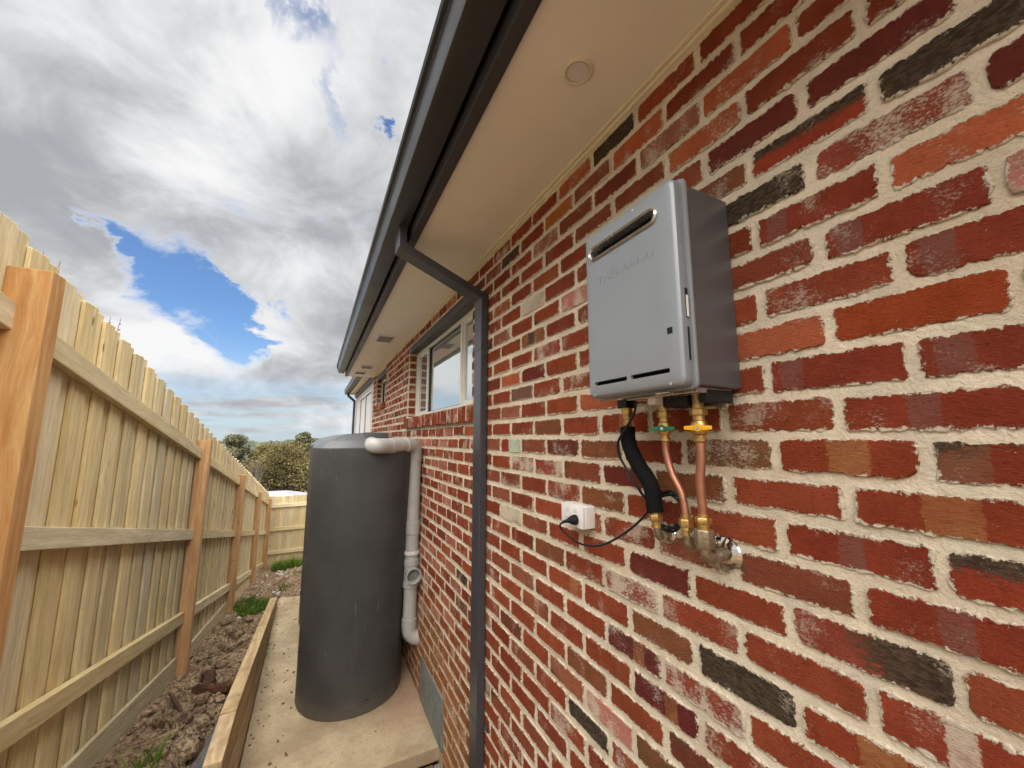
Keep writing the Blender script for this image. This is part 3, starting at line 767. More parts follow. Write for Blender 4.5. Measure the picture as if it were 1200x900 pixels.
# unseen roof behind the gutter, added to block sky and light leaks
mb = MB(); ra = math.tan(R(22))
mb.add([(.36,Y0-.3,1.36),(5.5,Y0-.3,1.36+5.14*ra),(5.5,YE+.1,1.36+5.14*ra),(.36,YE+.1,1.36),(.36,Y0-.3,1.39),(5.5,Y0-.3,1.39+5.14*ra),(5.5,YE+.1,1.39+5.14*ra),(.36,YE+.1,1.39)],
    [(0,3,2,1),(4,5,6,7),(0,1,5,4),(1,2,6,5),(2,3,7,6),(3,0,4,7)]).build('roof', M['fascia'], house)
MB().box(.462, WX+3, YE-.012, YE, ZS-.008, 1.9).build('eave_end', M['trim'], house)
# soffit fittings
dl = MB().lathe((.671, .865, ZS-.0005), (0, 0, -1), [(0, .048), (.005, .047), (.009, .041), (.007, .036), (.003, .0345)], 40).build('downlight', M['trim'], sof, 0, 35)
MB().lathe((.671, .865, ZS-.004), (0, 0, -1), [(0, .0335), (.0025, .0335)], 36).build('diffuser', M['white'], sof, 0, 35)
for vx, vy in ((.654, 4.61), (.678, 6.63), (.638, 7.28)):
    mb = MB(); a, b = .10, .16
    mb.box(vx-a, vx+a, vy-b, vy-b+.02, ZS-.01, ZS-.0005).box(vx-a, vx+a, vy+b-.02, vy+b, ZS-.01, ZS-.0005).box(vx-a, vx-a+.02, vy-b+.02, vy+b-.02, ZS-.01, ZS-.0005).box(vx+a-.02, vx+a, vy-b+.02, vy+b-.02, ZS-.01, ZS-.0005)
    for i in range(9):
        yy = vy-b+.032+i*.031; mb.add([(vx-a+.02,yy,ZS-.009),(vx+a-.02,yy,ZS-.009),(vx+a-.02,yy+.02,ZS-.002),(vx-a+.02,yy+.02,ZS-.002),(vx-a+.02,yy+.003,ZS-.009),(vx+a-.02,yy+.003,ZS-.009),(vx+a-.02,yy+.023,ZS-.002),(vx-a+.02,yy+.023,ZS-.002)],[(0,1,2,3),(4,7,6,5),(0,4,5,1),(2,6,7,3)])
    mb.build('soffit_vent', M['white'], sof)

# --- downpipe (rectangular 100 x 50) with offset under the soffit
def rect_sweep(path, hw, y0, y1):
    """path in the x-z plane; half thickness hw in that plane; runs y0..y1"""
    P = [Vector((x, 0, z)) for x, z in path]; rs = []
    for i, p in enumerate(P):
        d0 = (P[i]-P[i-1]).normalized() if i else None; d1 = (P[i+1]-P[i]).normalized() if i < len(P)-1 else None
        d0 = d0 or d1; d1 = d1 or d0
        n0 = Vector((-d0.z, 0, d0.x)); n1 = Vector((-d1.z, 0, d1.x)); m = (n0+n1).normalized(); m = m*(hw/max(.3, m.dot(n0)))
        rs.append([p+m+Vector((0, y0, 0)), p+m+Vector((0, y1, 0)), p-m+Vector((0, y1, 0)), p-m+Vector((0, y0, 0))])
    return MB().rings(rs)
DPX = .878
dp = rect_sweep([(.372, 1.20), (.372, 1.085), (DPX, .868), (DPX, -2.75)], .0225, 2.108, 2.222).build('downpipe', M['downpipe'], house, .005, seg=2)
rect_sweep([(.372, 1.199), (.372, 1.178)], .0265, 2.103, 2.227).build('outlet_spigot', M['downpipe'], dp, .002)
for zc_ in (.55, -1.52):
    mb = MB().box(DPX-.0255, DPX-.0235, 2.102, 2.228, zc_-.014, zc_+.014).box(DPX-.0255, WX-.002, 2.1045, 2.1075, zc_-.014, zc_+.014).box(DPX-.0255, WX-.002, 2.2235, 2.2265, zc_-.014, zc_+.014)
    mb.box(WX-.009, WX-.006, 2.070, 2.104, zc_-.014, zc_+.014); mb.lathe((WX-.009, 2.086, zc_), (-1, 0, 0), [(0, .008), (.005, .008), (.007, .004)], 8)
    mb.build('pipe_bracket', M['downpipe'], dp, .001)

# --- grey board at the base of the wall
MB().box(WX-.012, WX+.004, 2.845, 3.465, -2.126, -1.80).build('base_board', M['greypanel'], house, .003)
MB().box(WX-.045, WX+.003, 2.86, 2.905, -2.75, -2.225).build('base_post', M['greypanel'], house, .004)

# --- light-clad wing beyond the brick corner
WG = 1.02
wing = MB().box(WG, WG+4, YE+.02, 12.4, -2.9, 1.42).build('wing_wall', M['clad'], house)
MB().box(.80, WG+.4, YE+.03, 12.55, 1.30, 1.34).build('wing_eave', M['trim'], house)
wgp = [(.70,1.31),(.685,1.44),(.70,1.45),(.715,1.44),(.73,1.335),(.77,1.315),(.82,1.315),(.82,1.30),(.76,1.30)]
MB().rings([[(x, YE+.03, z) for x, z in wgp], [(x, 12.6, z) for x, z in wgp]]).build('wing_gutter', M['gutter'], house)
MB().box(WG-.05, WG-.003, YE+.03, 12.35, 1.18, 1.29).build('wing_fascia', M['fascia'], house, .004)
rect_sweep([(.78, 1.30), (.78, 1.24), (.96, 1.08), (.96, -2.9)], .03, 12.2, 12.32).build('wing_downpipe', M['fascia'], house, .004)
window(8.5, 10.9, -.6, 1.02, (0, .5), fx=WG-.03)
MB().add([(.7,YE+.12,1.42),(5.5,YE+.12,3.3),(5.5,12.7,3.3),(.7,12.7,1.42),(.7,YE+.12,1.45),(5.5,YE+.12,3.33),(5.5,12.7,3.33),(.7,12.7,1.45)],
    [(0,3,2,1),(4,5,6,7),(0,1,5,4),(1,2,6,5),(2,3,7,6),(3,0,4,7)]).build('wing_roof', M['fascia'], house)

# ------------------------------------------------------------------ paling fences
def pair_top(y): return .752-.2145*(y-2.2)
fence = thing('timber_fence', (-1.0, 5, fence_ground(5)), 'pale lapped paling fence with orange posts running down along the dirt strip', 'fence')
XP = -1.04
def board_mesh(w, t, h, cut=0):
    bm = MB().box(-t/2, t/2, -w/2, w/2, 0, h); me, c = meshify('paling', bm.v, bm.f)
    b = bmesh.new(); b.from_mesh(me); bmesh.ops.recalc_face_normals(b, faces=b.faces)
    bmesh.ops.bevel(b, geom=b.edges[:], offset=.0022, segments=1, affect='EDGES'); b.to_mesh(b and me); b.free(); return me, c
PM = {}
def paling(parent, x, y, z0, z1, w, mat, ry=0, along_x=False):
    h = round((z1-z0)/.02)*.02
    key = (round(w, 3), round(h, 2), mat, along_x)
    if key not in PM:
        me, c = board_mesh(w, .016, h)
        if along_x:
            for v in me.vertices: v.co = Vector((v.co.y, -v.co.x, v.co.z))
        me.materials.append(M[mat]); PM[key] = me
    o = link('paling', PM[key], None, parent, (x, y, z1-h/2))
    o.rotation_euler = (ry, 0, random.uniform(-.012, .012)); return o
rng = random.Random(5)
y = 2.119-.213*5
i = 0
while y < 12.62:
    zt = pair_top(y+.1)+rng.uniform(-.008, .008); zb = fence_ground(y+.1)-.02
    w1 = rng.choice([.118, .124, .112]); w2 = rng.choice([.142, .148])
    mt = rng.choice(['pine2', 'pine2', 'pineg2', 'pine2'])
    paling(fence, XP-.008, y+w1/2, zb, zt, w1, mt, rng.uniform(-.004, .004))
    paling(fence, XP-.0265, y+.160, zb, zt-rng.uniform(-.004, .012), w2, rng.choice(['pine2', 'pineg2', 'pineg2']), rng.uniform(-.004, .004))
    y += .213
POSTS = [(-.45, .10, .09), (2.005, .121, .085), (4.85, .104, .085), (7.33, .104, .085), (9.82, .104, .085), (12.24, .104, .085)]
PTOP = [1.05, .622, -.018, -.565, -1.12, -1.585]
def roundpost(x0, x1, y0, y1, z0, z1, name='post'):
    return MB().box(x0, x1, y0, y1, z0, z1).build(name, M['post'], fence, .004)
for (py_, dx, dy), zt in zip(POSTS, PTOP):
    roundpost(XP+.001, XP+dx, py_, py_+dy, fence_ground(py_)-.4, zt)
RAILS = [(.437, 2.23, -.207, .098), (-.335, 2.23, -.2055, .094), (-1.085, 2.32, -.2105, .10)]
for b in range(5):
    ya = POSTS[b][0]+POSTS[b][2]-.002; yb = POSTS[b+1][0]+.012
    for j, (z0, yr, sl, hh) in enumerate(RAILS):
        za = z0+sl*(ya-yr); zb = z0+sl*(yb-yr); t = .044 if j else .042
        MB().beam(XP+.0015, XP+t, ya, yb, za-hh, za, zb-hh, zb).build('rail', M['pineg1'] if j == 1 else M['pine1'], fence, .004)
    # plinth boards along the ground
    zpa = fence_ground(ya)+.165-(0.0 if b < 2 else .02); zpb = fence_ground(yb)+.165
    MB().beam(XP+.0012, XP+.026, ya, yb, zpa-.21, zpa, zpb-.21, zpb).build('plinth', M['pineg1'], fence, .003)
MB().beam(XP+.0015, XP+.044, -2, POSTS[0][0], .437+.207*4.2-.1, .437+.207*4.2, 1.0-.1+.0, 1.0).build('rail', M['pine1'], fence, .004)

back = thing('timber_fence', (0, 12.75, -3.45), 'pale paling fence closing off the far end of the side yard', 'fence')
x = -1.06; YB = 12.74
while x < 2.6:
    zt = -1.60+rng.uniform(-.01, .01)-.004*x
    paling(back, x+.055, YB+.008, -3.6, zt, .112, rng.choice(['pine2', 'pineg2', 'pine2']), 0, True)
    paling(back, x+.155, YB+.0265, -3.6, zt-.006, .124, rng.choice(['pine2', 'pineg2']), 0, True)
    x += .205
for zt in (-1.80, -2.42, -3.02):
    MB().box(-1.0, 2.6, YB-.05, YB-.0005, zt-.095, zt).build('rail', M['pine0'], back, .004)
MB().box(-1.0, 2.6, YB-.025, YB-.0006, -3.55, -3.30).build('plinth', M['pineg0'], back, .003)
for xp_ in (1.55,): MB().box(xp_, xp_+.1, YB-.12, YB-.052, -3.8, -1.66).build('post', M['post'], back, .004)

# ------------------------------------------------------------------ sleeper edging beside the slab
edging = thing('sleeper_edging', (-.35, 4.5, -2.3), 'stepped pine sleeper edging holding the soil back beside the concrete slab', 'retaining edge')
def sl(y0, y1, za, zb, hh=.2, x0=-.392, x1=-.312): MB().beam(x0, x1, y0, y1, za-hh, za, zb-hh, zb).build('sleeper', M['sleeper'], edging, .006)
sl(2.56, 2.94, -1.578, -1.572, .2); sl(2.943, 4.72, -1.565, -1.815, .2); sl(4.723, 6.12, -1.822, -2.035, .2)
sl(2.60, 4.50, -1.786, -2.0, .45, -.388, -.316); sl(4.503, 6.10, -2.02, -2.245, .2, -.388, -.316)
front = MB().box(-.30, WX-.05, 2.868, 2.912, -2.52, -2.222).build('form_board', M['formply'], None, .004)
tag(front, 'muddy timber form board under the near edge of the concrete slab', 'board')

# ------------------------------------------------------------------ rainwater tanks
def tank(loc, x0, x1, y0, y1, zt, label, inlet):
    t = thing('rainwater_tank', (loc[0], loc[1], -2.13), label, 'water tank', 'grey slimline tanks on the slab')
    cx, hx = (x0+x1)/2, (x1-x0)/2; ex = .44
    def plan(sc, ee=2.35, N=48):
        pts = []
        for k in range(N):
            a = 2*math.pi*k/N; c, s_ = math.cos(a), math.sin(a)
            e = 2/ee
            X = math.copysign(abs(c)**e, c)*hx*sc; Yy = math.copysign(abs(s_)**e, s_)*ex*sc
            yc = y1-ex if s_ > 0 else y0+ex
            pts.append((cx+X, yc+Yy))
        return pts
    zb = -2.128; sh = zt-.115
    mb = MB(); rs = []
    for z, sc, ee in ((zb, .985, 2.05), (zb+.02, 1.0, 2.05), (zb+.5, 1.003, 2.15), (zb+1.0, 1.006, 2.35), (zb+1.5, 1.004, 2.8), (sh-.20, 1.0, 3.4), (sh-.03, 1.0, 3.7), (sh-.006, .995, 3.7), (sh, .985, 3.7)):
        rs.append([(p[0], p[1], z) for p in plan(sc, ee)])
    body = mb.rings(rs).build('body', M['tank'], t, 0, 28)
    # domed top, ribbed
    mb = MB(); rs = []
    for f, z in ((.985, sh-.001), (.955, sh+.010), (.80, sh+.055), (.60, sh+.088), (.40, sh+.108), (.2, sh+.116), (.02, sh+.118)):
        pl = plan(f, 3.7)
        rs.append([(p[0], p[1], z+(.007 if (k % 6 == 0 and f < .98) else 0)) for k, p in enumerate(pl)])
    top = mb.rings(rs).build('lid', M['skylit_lid'], t, 0, 9)
    if inlet:
        mb = MB().add([(.385,3.585,sh-.006),(.60,3.585,sh-.006),(.60,4.1,sh-.006),(.385,4.1,sh-.006),(.385,3.61,sh+.130),(.57,3.61,sh+.130),(.57,4.1,sh+.130),(.385,4.1,sh+.130)],
            [(0,3,2,1),(4,5,6,7),(0,1,5,4),(1,2,6,5),(2,3,7,6),(3,0,4,7)])
        mb.build('inlet_box', M['tank'], t, .012, 40)
        for (bx, bz) in ((.505, -1.755), (.485, -2.04)):
            # plugged outlet bosses on the near end
            N = 2.12; yy = y0+ex-ex*(1-abs((bx-cx)/hx)**N)**(1/N)
            nrm = Vector(((bx-cx)*.9, -.42, 0)).normalized()
            MB().lathe((bx, yy+.004, bz), nrm, [(-.005, .015), (.003, .015), (.004, .011), (.0005, .010), (.0005, .003)], 16).build('outlet_plug', M['black'], t, 0, 30)
            MB().lathe((bx+.002, yy+.003, bz-.004), nrm, [(-.003, .004), (.003, .004)], 8).build('plug_screw', M['brass'], t, 0, 30)
    return t
tank((.40, 4.2), -.022, .82, 3.475, 4.86, .035, 'dark grey slimline rainwater tank nearest the camera with white pipe at its top', True)
tank((.40, 5.6), -.05, .80, 5.02, 6.24, .035, 'second dark grey rainwater tank mostly hidden behind the nearer tank', False)

# PVC line from the tank top down the wall
pv = thing('overflow_pipe', (.838, 3.665, -1.7), 'pale grey plastic pipe running from tank top down beside brick wall', 'pipe')
PR = .061; pz = -.066; VX, VY = .838, 3.665
def coll(o, ax, l, r=.0665, nm='pipe_collar'):
    MB().lathe(o, ax, [(-l/2, r-.003), (-l/2+.003, r), (l/2-.003, r), (l/2, r-.003)], 28).build(nm, M['pvc'], pv, 0, 30)
PB, PC = Vector((.438, 3.405, pz)), Vector((VX, 3.645, pz)); PD = (PC-PB).normalized()
MB().tube(fillet([(.438, 3.60, pz+.012), tuple(PB), tuple(PB+PD*.17)], .07, 12), PR+.003, 28).build('elbow', M['pvc'], pv, 0, 50)
MB().tube([tuple(PB+PD*.16), tuple(PC-PD*.08)], PR, 28).build('pipe', M['pvc'], pv, 0, 50)
coll(PB+PD*.185, PD, .055, .0665)
MB().tube(fillet([tuple(PC-PD*.12), tuple(PC), (VX, VY, pz-.14)], .075, 12), PR+.004, 28).build('elbow', M['pvc'], pv, 0, 50)
coll(PC-PD*.125, PD, .03, .0665)
coll((VX, VY, pz-.125), (0, 0, 1), .05)
MB().tube([(VX, VY, -.20), (VX, VY, -1.08)], PR-.002, 24).build('pipe', M['pvc'], pv, 0, 50)
coll((VX, VY, -.80), (0, 0, 1), .115)
tee = MB().lathe((VX, VY, -1.19), (0, 0, 1), [(-.12, .0655), (-.117, .068), (-.07, .068), (-.066, .063), (.066, .063), (.07, .068), (.117, .068), (.12, .0655)], 28).build('inspection_tee', M['pvc'], pv, 0, 30)
mb = MB(); o = Vector((VX, VY, -1.19)); ax = Vector((-.02, -1, .02)).normalized()
mb.tube2([(o+ax*.02, .056), (o+ax*.085, .056), (o+ax*.087, .066), (o+ax*.125, .066), (o+ax*.125, .057), (o+ax*.07, .053), (o+ax*.065, .001)], ax, 28); mb.build('branch_socket', M['pvc'], tee, 0, 30)
mb = MB(); mb.tube2([(o+ax*.072, .052), (o+ax*.0725, .052)], ax, 24); mb.build('cap', M['greypanel'], tee, 0, 30)
MB().tube([(VX, VY, -1.30), (VX, VY, -1.60)], PR-.002, 24).build('pipe', M['pvc'], pv, 0, 50)
coll((VX, VY, -1.60), (0, 0, 1), .07)
MB().tube(fillet([(VX, VY, -1.63), (VX, VY, -1.72), (.94, VY-.02, -1.735)], .07, 8), PR+.003, 24).build('elbow', M['pvc'], pv, 0, 50)
mb = MB().lathe((VX, VY, -1.015), (0, 0, 1), [(-.014, .062), (-.014, .070), (.014, .070), (.014, .062)], 28); mb.box(.89, WX, VY-.02, VY+.02, -1.025, -1.005); mb.build('wall_clip', M['white'], pv, 0, 30)

# ------------------------------------------------------------------ gas water heater
HY0, HY1, HZ0, HZ1 = .563, .893, .112, .606
heater = thing('water_heater', (WX, .73, .112), 'grey wall-mounted gas water heater with slotted flue and embossed lettering', 'water heater')
def rrect(y0, y1, z0, z1, r, n=6):
    pts = []
    for (cy, cz, a0) in ((y1-r, z1-r, 0), (y0+r, z1-r, 90), (y0+r, z0+r, 180), (y1-r, z0+r, 270)):
        for k in range(n+1):
            a = R(a0+90*k/n); pts.append((cy+r*math.cos(a), cz+r*math.sin(a)))
    return pts
def loft(mb, layers, n=6):
    return mb.rings([[(x, a, b) for a, b in rrect(y0, y1, z0, z1, r, n)] for x, y0, y1, z0, z1, r in layers])
e = .004
body = loft(MB(), [(WX-.008, HY0+e, HY1-e, HZ0+e, HZ1-e, .006), (.738, HY0+e, HY1-e, HZ0+e, HZ1-e, .006)]).build('cabinet', M['heatershade'], heater, 0, 30)
# rear flange of the cover, then the cover itself with slots cut right through
loft(MB(), [(.744, HY0-.004, HY1+.004, HZ0-.004, HZ1+.004, .014), (.737, HY0-.006, HY1+.006, HZ0-.006, HZ1+.006, .016), (.731, HY0-.004, HY1+.004, HZ0-.004, HZ1+.004, .016)]).build('cover_rim', M['heater'], heater, 0, 30)
SLOTS = [(.617, .862, .523, .554, .0153), (.735, .862, .146, .157, .004), (.600, .722, .146, .157, .004)]
def cover():
    bm = bmesh.new()
    outer = rrect(HY0, HY1, HZ0, HZ1, .018)
    def loop(pts, x): 
        vs = [bm.verts.new((x, a, b)) for a, b in pts]; es = [bm.edges.new((vs[i], vs[(i+1) % len(vs)])) for i in range(len(vs))]; return vs, es
    def bridge(a, b):
        n = len(a)
        for i in range(n): bm.faces.new((a[i], a[(i+1) % n], b[(i+1) % n], b[i]))
    shrink = lambda d: rrect(HY0+d, HY1-d, HZ0+d, HZ1-d, .018)
    v0, _ = loop(shrink(.002), .731); v1, _ = loop(shrink(0), .724); v2, _ = loop(shrink(0), .714); v3, _ = loop(shrink(.0015), .7065); v4, _ = loop(shrink(.005), .7025); v5, e5 = loop(shrink(.010), .7005)
    for a, b in zip((v0, v1, v2, v3, v4), (v1, v2, v3, v4, v5)): bridge(a, b)
    es = list(e5)
    for (a, b, c, d, r) in SLOTS:
        vv, ee = loop(rrect(a, b, c, d, r), .7005); es += ee
        vi, _ = loop(rrect(a, b, c, d, r), .7105); bridge(vv, vi)
    bmesh.ops.triangle_fill(bm, use_beauty=True, edges=es)
    bmesh.ops.recalc_face_normals(bm, faces=bm.faces)
    me = bpy.data.meshes.new('front_cover'); bm.to_mesh(me); bm.free()
    c = Vector((.715, .728, .36))
    for v in me.vertices: v.co -= c
    smooth_by_angle(me, 28); return link('front_cover', me, M['heater'], heater, c)
cov = cover()
MB().box(.7125, .7135, .575, .885, .126, .175).build('vent_backing', M['dark'], cov)
MB().box(.7215, .7225, .60, .88, .515, .562).build('flue_void', M['dark'], cov)
# bright lip round the flue slot
a, b, c, d, r = SLOTS[0]
mb = MB(); n = 10
prof = [(.0, .7215), (.0005, .697), (.0045, .6925), (.0085, .697), (.0085, .7000)]
mb.rings([[(x, p[0], p[1]) for p in rrect(a-off+.002, b+off-.002, c-off+.002, d+off-.002, r+off-.002, n)] for off, x in prof], False, False)
mb.build('flue_lip', M['steel'], cov, 0, 40)
mb = MB().box(.699, .7004, .5865, .6005, .2345, .2485); mb.build('status_window', M['black'], cov, .0005)
for (yy, zz) in ((.691, .588), (.600, .1195), (.862, .1195)):
    MB().lathe((.7005, yy, zz), (-1, 0, 0), [(0, .0035), (.0012, .0035), (.0018, .002)], 10).build('screw', M['steel'], cov, 0, 30)
# slots and catch in the edge of the cover
MB().box(.7185, .7265, HY0-.0012, HY0+.0005, .266, .335).build('edge_slot', M['black'], cov, .0004)
MB().box(.7195, .7255, HY0-.0026, HY0-.0013, .268, .318).build('catch', M['white'], cov, .0004)
MB().box(.720, .725, HY0-.0012, HY0+.0005, .17, .245).build('edge_slot', M['black'], cov, .0004)
MB().box(.716, .728, .62, .66, HZ0-.0095, HZ0-.0065).build('lip_screw', M['steel'], cov, .001)
# embossed name
def text_mesh(body, size, depth):
    cu = bpy.data.curves.new('lettering', 'FONT'); cu.body = body; cu.size = size; cu.extrude = depth; cu.align_x = 'LEFT'; cu.space_character = 1.12
    cu.resolution_u = 3; cu.bevel_depth = .0002
    o = bpy.data.objects.new('lettering', cu); COL.objects.link(o)
    dg = bpy.context.evaluated_depsgraph_get(); me = bpy.data.meshes.new_from_object(o.evaluated_get(dg)); bpy.data.objects.remove(o); return me
me = text_mesh('THERMANN', .034, .0007)
w = max(v.co.x for v in me.vertices)
kx = .205/w
for v in me.vertices: v.co = Vector((-v.co.z, -v.co.x*kx+.1025, v.co.y-.012))
me.materials.clear(); link('lettering', me, M['heater'], cov, (.7005, .7335, .449))
# fittings under the cabinet
ub = MB().box(.757, WX-.03, .578, .80, HZ0-.010, HZ0+.003).build('base_plate', M['steel'], heater, .002)
MB().box(.775, .812, .716, .742, HZ0-.026, HZ0+.002).build('drain_plug', M['white'], heater, .003)
MB().box(.80, .89, .64, .715, HZ0-.034, HZ0).build('terminal_box', M['black'], heater, .004)
MB().box(.79, .88, .575, .60, HZ0-.030, HZ0).build('terminal_box', M['black'], heater, .004)
MB().box(.868, .874, .585, .70, HZ0-.040, HZ0+.0).build('mount_bracket', M['steel'], heater, .001)

# ------------------------------------------------------------------ pipework under the heater
def arm(parent, p_el, wall_pt, r=.013, mat='oldbrass', flange=.030):
    """elbow below a riser, threaded arm to the wall and its cover flange"""
    a = Vector(p_el); b = Vector(wall_pt)
    MB().tube(fillet([a+Vector((0, 0, .03)), a, b], .016, 6), r, 16).build('elbow', M[mat], parent, 0, 40)
    d = (b-a).normalized(); L = (b-a).length
    MB().lathe(a, d, [(L*.25, r+.001), (L*.25, r+.005), (L*.45, r+.005), (L*.45, r+.001)], 18).build('collar', M[mat], parent, 0, 30)
    if L > .08:
        mb = MB()
        for k in range(6): mb.lathe(a, d, [(L*(.5+k*.045), r), (L*(.51+k*.045), r+.0025), (L*(.53+k*.045), r)], 16)
        mb.build('thread', M[mat], parent, 0, 40)
    if flange:
        MB().lathe(Vector((WX-.002, b.y, b.z)), (-1, 0, 0), [(0, flange), (.002, flange), (.006, flange*.93), (.011, flange*.7), (.014, flange*.5), (.014, r+.001)], 32).build('wall_flange', M['chrome'], parent, 0, 25)
def union(parent, x, y, z0, z1, rp, mat='brass', nm='union'):
    h = z1-z0; mb = MB()
    mb.hexnut((x, y, z0), (0, 0, 1), h*.42, h*.80, rp*1.75)
    mb.lathe((x, y, z0), (0, 0, 1), [(0, rp*1.12), (h*.02, rp*1.28), (h*.12, rp*1.28), (h*.13, rp*1.1), (h*.24, rp*1.1), (h*.26, rp*1.3), (h*.40, rp*1.3), (h*.43, rp*1.2), (h*.80, rp*1.2), (h, rp*1.2)], 18)
    return mb.build(nm, M[mat], parent, 0, 35)
def valve(parent, x, y, z, rp, hmat):
    mb = MB()
    mb.lathe((x, y, z-.034), (0, 0, 1), [(0, rp*1.15), (.003, rp*1.35), (.010, rp*1.35), (.011, rp*1.1), (.017, rp*1.1), (.019, rp*1.5), (.028, rp*1.75), (.040, rp*1.75), (.050, rp*1.5), (.052, rp*1.2), (.064, rp*1.2)], 20)
    mb.hexnut((x, y, z+.030), (0, 0, 1), .0, .016, rp*1.85); mb.lathe((x, y, z+.046), (0, 0, 1), [(0, rp*1.2), (.014, rp*1.2)], 16)
    mb.lathe((x, y, z), (-.86, -.5, 0), [(.0, rp*.8), (.026, rp*.8)], 12)
    v = mb.build('valve_body', M['brass'], parent, 0, 32)
    o = Vector((x, y, z))+Vector((-.86, -.5, 0)).normalized()*.026; s = Vector((-.5, .86, 0)).normalized()
    ax = Vector((-.86, -.5, 0)).normalized(); up = Vector((0, 0, 1))
    mb = MB(); mb.lathe(o, ax, [(-.004, .0075), (-.003, .0095), (.006, .0095), (.008, .0085), (.008, .006)], 20)
    for sg in (1, -1):
        L = .030
        q = [(o+s*sg*.006+up*w*.0062-ax*.002) for w in (1, -1)] + [(o+s*sg*.006+up*w*.0062+ax*.004) for w in (1, -1)]
        p = [(o+s*sg*L+up*w*.0042-ax*.001) for w in (1, -1)] + [(o+s*sg*L+up*w*.0042+ax*.003) for w in (1, -1)]
        mb.add(q+p, [(0,1,3,2),(4,6,7,5),(0,4,5,1),(2,3,7,6),(0,2,6,4),(1,5,7,3)])
    h = mb.build('handle', M[hmat], v, .0008, 35)
    MB().hexnut(o, ax, .007, .011, .0045).build('handle_screw', M['steel'], v, 0, 20)
XR = .822
# hot outlet, lagged
hot = thing('hot_water_pipe', (XR, .80, -.26), 'hot water pipe in thick black foam lagging, leftmost under the heater', 'pipe')
union(hot, XR, .868, .036, .110, .0095); MB().box(XR-.018, XR+.022, .852, .89, .088, .113).build('heater_spigot', M['black'], hot, .002)
MB().tube(spline([(XR, .867, .048), (XR-.004, .862, -.005), (XR-.004, .832, -.070), (XR, .790, -.130), (XR, .777, -.190)], 8), .0085, 12).build('copper_core', M['copper'], hot, 0, 50)
MB().tube(spline([(XR, .869, .030), (XR-.006, .860, -.015), (XR-.006, .828, -.072), (XR-.002, .789, -.125), (XR, .778, -.196)], 10), .0215, 22).build('foam_lagging', M['foam'], hot, 0, 50)
union(hot, XR, .777, -.236, -.192, .0098)
arm(hot, (XR+.002, .776, -.258), (WX+.004, .812, -.268), .0105, 'oldbrass', .027)
# cold inlet
cold = thing('cold_water_pipe', (XR, .70, -.27), 'bent copper cold water pipe with a green valve handle, between the two others', 'pipe')
valve(cold, XR, .732, .024, .0098, 'green')
MB().tube(spline([(XR, .732, .060), (XR, .732, .0), (XR, .731, -.040), (XR, .716, -.090), (XR, .691, -.135), (XR, .683, -.180), (XR, .683, -.200)], 8), .0092, 16).build('copper_pipe', M['copper'], cold, 0, 50)
union(cold, XR, .683, -.236, -.186, .0098)
arm(cold, (XR+.002, .682, -.262), (WX+.004, .715, -.262), .0112, 'oldbrass', .027)
# gas supply
gas = thing('gas_pipe', (XR, .64, -.27), 'straight copper gas pipe with a yellow valve handle, rightmost under the heater', 'pipe')
valve(gas, XR, .628, .024, .0112, 'yellow')
MB().lathe((XR, .628, .08), (0, 0, 1), [(0, .014), (.034, .014)], 16).build('gas_inlet', M['oldbrass'], gas, 0, 30)
MB().tube(spline([(XR, .628, .0), (XR, .629, -.05), (XR-.002, .634, -.10), (XR, .634, -.16), (XR, .634, -.20)], 8), .0108, 16).build('copper_pipe', M['copper'], gas, 0, 50)
union(gas, XR, .634, -.214, -.176, .0108)
MB().hexnut((XR, .634, -.252), (0, 0, 1), 0, .042, .0225).build('hex_coupling', M['oldbrass'], gas, .001, 20)
arm(gas, (XR, .634, -.274), (WX+.004, .640, -.276), .0125, 'oldbrass', .040)

# ------------------------------------------------------------------ power outlet and lead
outlet = thing('power_outlet', (WX, 1.21, -.28), 'white double power outlet on a mounting block on the brick wall', 'power outlet')
OY0, OY1, OZ0, OZ1, OX = 1.136, 1.268, -.318, -.240, .850
ob = MB().box(OX+.012, WX-.001, OY0, OY1, OZ0, OZ1).build('mounting_block', M['white'], outlet, .005, 40, 3)
pl = MB().box(OX, OX+.0115, OY0+.001, OY1-.001, OZ0+.001, OZ1-.001).build('face_plate', M['white'], outlet, .003, 40, 2)
for yy in (1.178, 1.226):
    MB().box(OX-.003, OX-.0002, yy-.009, yy+.009, -.262, -.248).build('switch', M['white'], pl, .0012)
for (dy, dz, an) in ((-.006, -.002, 25), (.006, -.002, -25), (0, -.014, 0)):
    c0 = Vector((OX-.0006, 1.23+dy, -.287+dz)); q = R(an)
    ex_, ez_ = Vector((0, math.cos(q), math.sin(q)))*.0009, Vector((0, -math.sin(q), math.cos(q)))*.0038
    X_ = Vector((.0004, 0, 0))
    MB().add([c0-ex_-ez_-X_, c0+ex_-ez_-X_, c0+ex_+ez_-X_, c0-ex_+ez_-X_, c0-ex_-ez_+X_, c0+ex_-ez_+X_, c0+ex_+ez_+X_, c0-ex_+ez_+X_], [(0,1,2,3),(4,7,6,5),(0,4,5,1),(1,5,6,2),(2,6,7,3),(3,7,4,0)]).build('socket_slot', M['black'], pl)
cord = thing('appliance_lead', (.84, 1.0, -.35), 'thin black power lead looping from the heater to the white outlet', 'power lead')
po = Vector((OX-.0005, 1.172, -.288))
MB().lathe(po, (-1, .15, -.05), [(0, .0165), (.004, .0175), (.012, .0175), (.018, .0150), (.022, .0150), (.026, .0105), (.032, .0095)], 22).build('plug', M['black'], cord, 0, 30)
pe = po+Vector((-1, .15, -.05)).normalized()*.03
MB().lathe(pe, (-.6, .75, -.3), [(-.002, .007), (.006, .0075), (.008, .006), (.014, .0065), (.016, .005), (.024, .0045)], 14).build('strain_relief', M['black'], cord, 0, 30)
